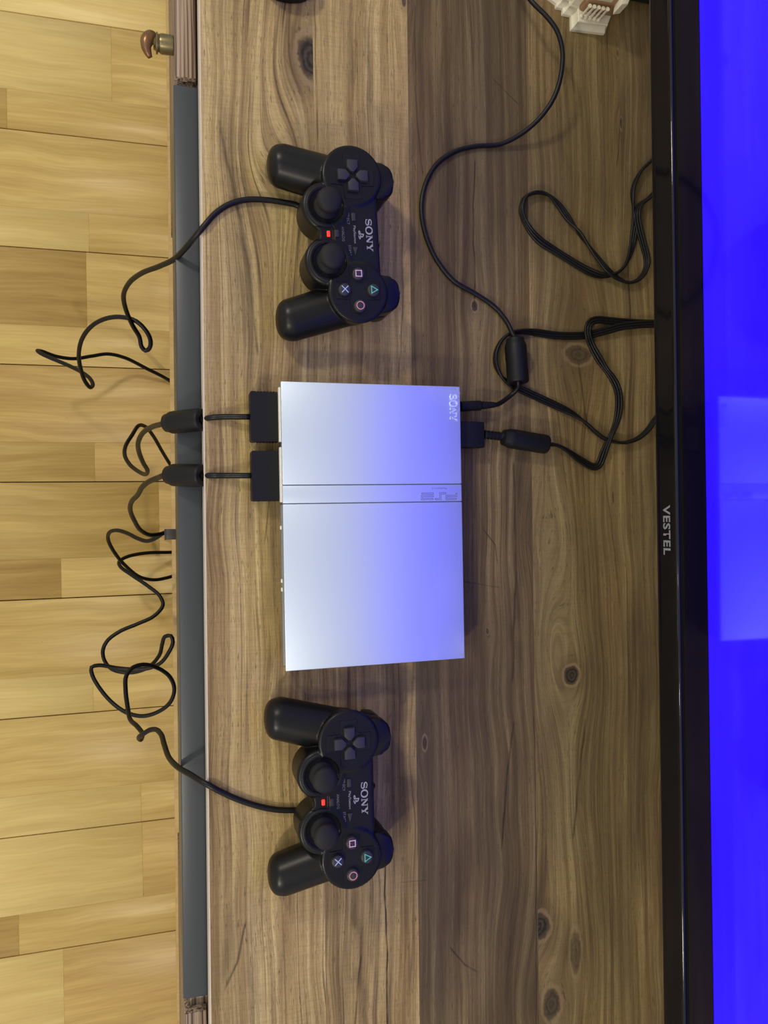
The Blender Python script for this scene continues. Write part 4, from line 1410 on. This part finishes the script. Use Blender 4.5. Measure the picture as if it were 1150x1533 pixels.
def inset(pl_, d):
    P_ = np.array(pl_)
    n_ = len(P_)
    out = []
    area = 0.5 * sum(P_[i][0] * P_[(i + 1) % n_][1] - P_[(i + 1) % n_][0] * P_[i][1] for i in range(n_))
    sg = 1 if area > 0 else -1
    for i in range(n_):
        e0_ = P_[i] - P_[i - 1]
        e1_ = P_[(i + 1) % n_] - P_[i]
        e0_ = e0_ / np.linalg.norm(e0_)
        e1_ = e1_ / np.linalg.norm(e1_)
        n0, n1 = np.array([-e0_[1], e0_[0]]) * sg, np.array([-e1_[1], e1_[0]]) * sg
        v_ = n0 + n1
        v_ = v_ / max(0.5, v_.dot(n0) ** 1)
        out.append(tuple(P_[i] + v_ * d))
    return out, sg


def moulding(name, plan_, prof_):
    verts, faces = [], []
    n_ = len(plan_)
    sg = 1
    for d, z_ in prof_:
        pts, sg = inset(plan_, d)
        verts += [(p[0], p[1], z_) for p in pts]
    for i in range(len(prof_) - 1):
        for k in range(n_):
            q = (i * n_ + k, i * n_ + (k + 1) % n_, (i + 1) * n_ + (k + 1) % n_, (i + 1) * n_ + k)
            faces.append(q if sg > 0 else q[::-1])
    t = tuple((len(prof_) - 1) * n_ + k for k in range(n_))
    faces.append(t if sg > 0 else t[::-1])
    bt = tuple(range(n_))
    faces.append(bt[::-1] if sg > 0 else bt)
    me = mesh(name, verts, faces, smooth=True)
    me.set_sharp_from_angle(angle=math.radians(30))
    return me


link('moulded_base', moulding('moulded_base', plan, [(0, 0), (0, 0.003), (0.0004, 0.0036), (0.0015, 0.0045), (0.0028, 0.0070), (0.0032, 0.0085), (0.0026, 0.0090), (0.0026, 0.0105), (0.0032, 0.0112)]), MAT['resin'], sv)
pl2, _ = inset(plan, 0.0045)
pl2[0] = (pl2[0][0] - 0.0105, pl2[0][1])
pl2[1] = (pl2[1][0] - 0.0105, pl2[1][1])
link('wall_block', moulding('wall_block', pl2, [(0, 0.011), (0, 0.026), (-0.001, 0.0265), (-0.001, 0.0285), (0.0006, 0.029)]), MAT['resin'], sv)
link('relief_ground', box('relief_ground', A[0] - 0.070, A[0] - 0.0130, A[1] + 0.004, B[1] + 0.002, 0.010, 0.034, 0.001, 1), MAT['resin_brown'], sv)
for k in range(5):
    yk = A[1] + 0.0055 + k * 0.0045
    link('column', lathe('column', [(0.0019, 0.0112), (0.0019, 0.0128), (0.0012, 0.0134), (0.0011, 0.024), (0.0016, 0.0252), (0.0019, 0.027)], 14), MAT['resin'], sv, (A[0] - 0.0075, yk, 0))
link('lintel', box('lintel', A[0] - 0.018, A[0] - 0.0125, A[1] + 0.0035, A[1] + 0.0265, 0.028, 0.0345, 0.0006, 1), MAT['resin'], sv)
rr_ = random.Random(8)
for k in range(16):
    link('carved_boss', lathe('carved_boss', [(0.0014, 0.0), (0.0022, 0.0012), (0.0018, 0.0036), (0.0, 0.0046)], 10), MAT['resin'], sv,
         (A[0] - 0.013 - rr_.random() * 0.032, A[1] + 0.005 + rr_.random() * 0.020, 0.0335))
link('roof_slab', prism('roof_slab', [(A[0] - 0.004, B[1] - 0.006), (A[0] - 0.006, B[1] + 0.001), (A[0] - 0.052, B[1] + 0.021), (A[0] - 0.060, B[1] + 0.006)][::-1], 0.026, 0.040, 0.0012, 2), MAT['resin'], sv)
for k in range(6):
    link('roof_tile', box('roof_tile', A[0] - 0.016 - k * 0.0075, A[0] - 0.0105 - k * 0.0075, B[1] - 0.003 + k * 0.003, B[1] + 0.002 + k * 0.003, 0.0395, 0.0415, 0.0005, 1), MAT['resin'], sv)

# ------------------------------------------------------------------ black thing at the picture's top edge
rm = empty('remote_control', tuple(px(433, -6, 0)), math.radians(7))
tag(rm, 'black rounded plastic thing peeking in at the top edge beside the big knot', 'remote')
n = 14
rp = [(0.0075 - 0.0105 * (1 - math.cos(math.pi * (k / n - 0.5))) * 1.0, 0.021 * math.sin(math.pi * (k / n - 0.5))) for k in range(n + 1)]
rp += [(-0.13, 0.021), (-0.135, 0.012), (-0.136, 0), (-0.135, -0.012), (-0.13, -0.021)]
rb = link('handset', prism('handset', rp, 0.002, 0.016, 0.0035, 3, top_only=False), MAT['black'], rm)
for i in range(5):
    for j in (-1, 0, 1):
        link('key', box('key', -0.0032, 0.0032, -0.0042, 0.0042, 0.0155, 0.0172, 0.0006, 1), MAT['key'], rm, (-0.035 - i * 0.017, j * 0.012, 0))
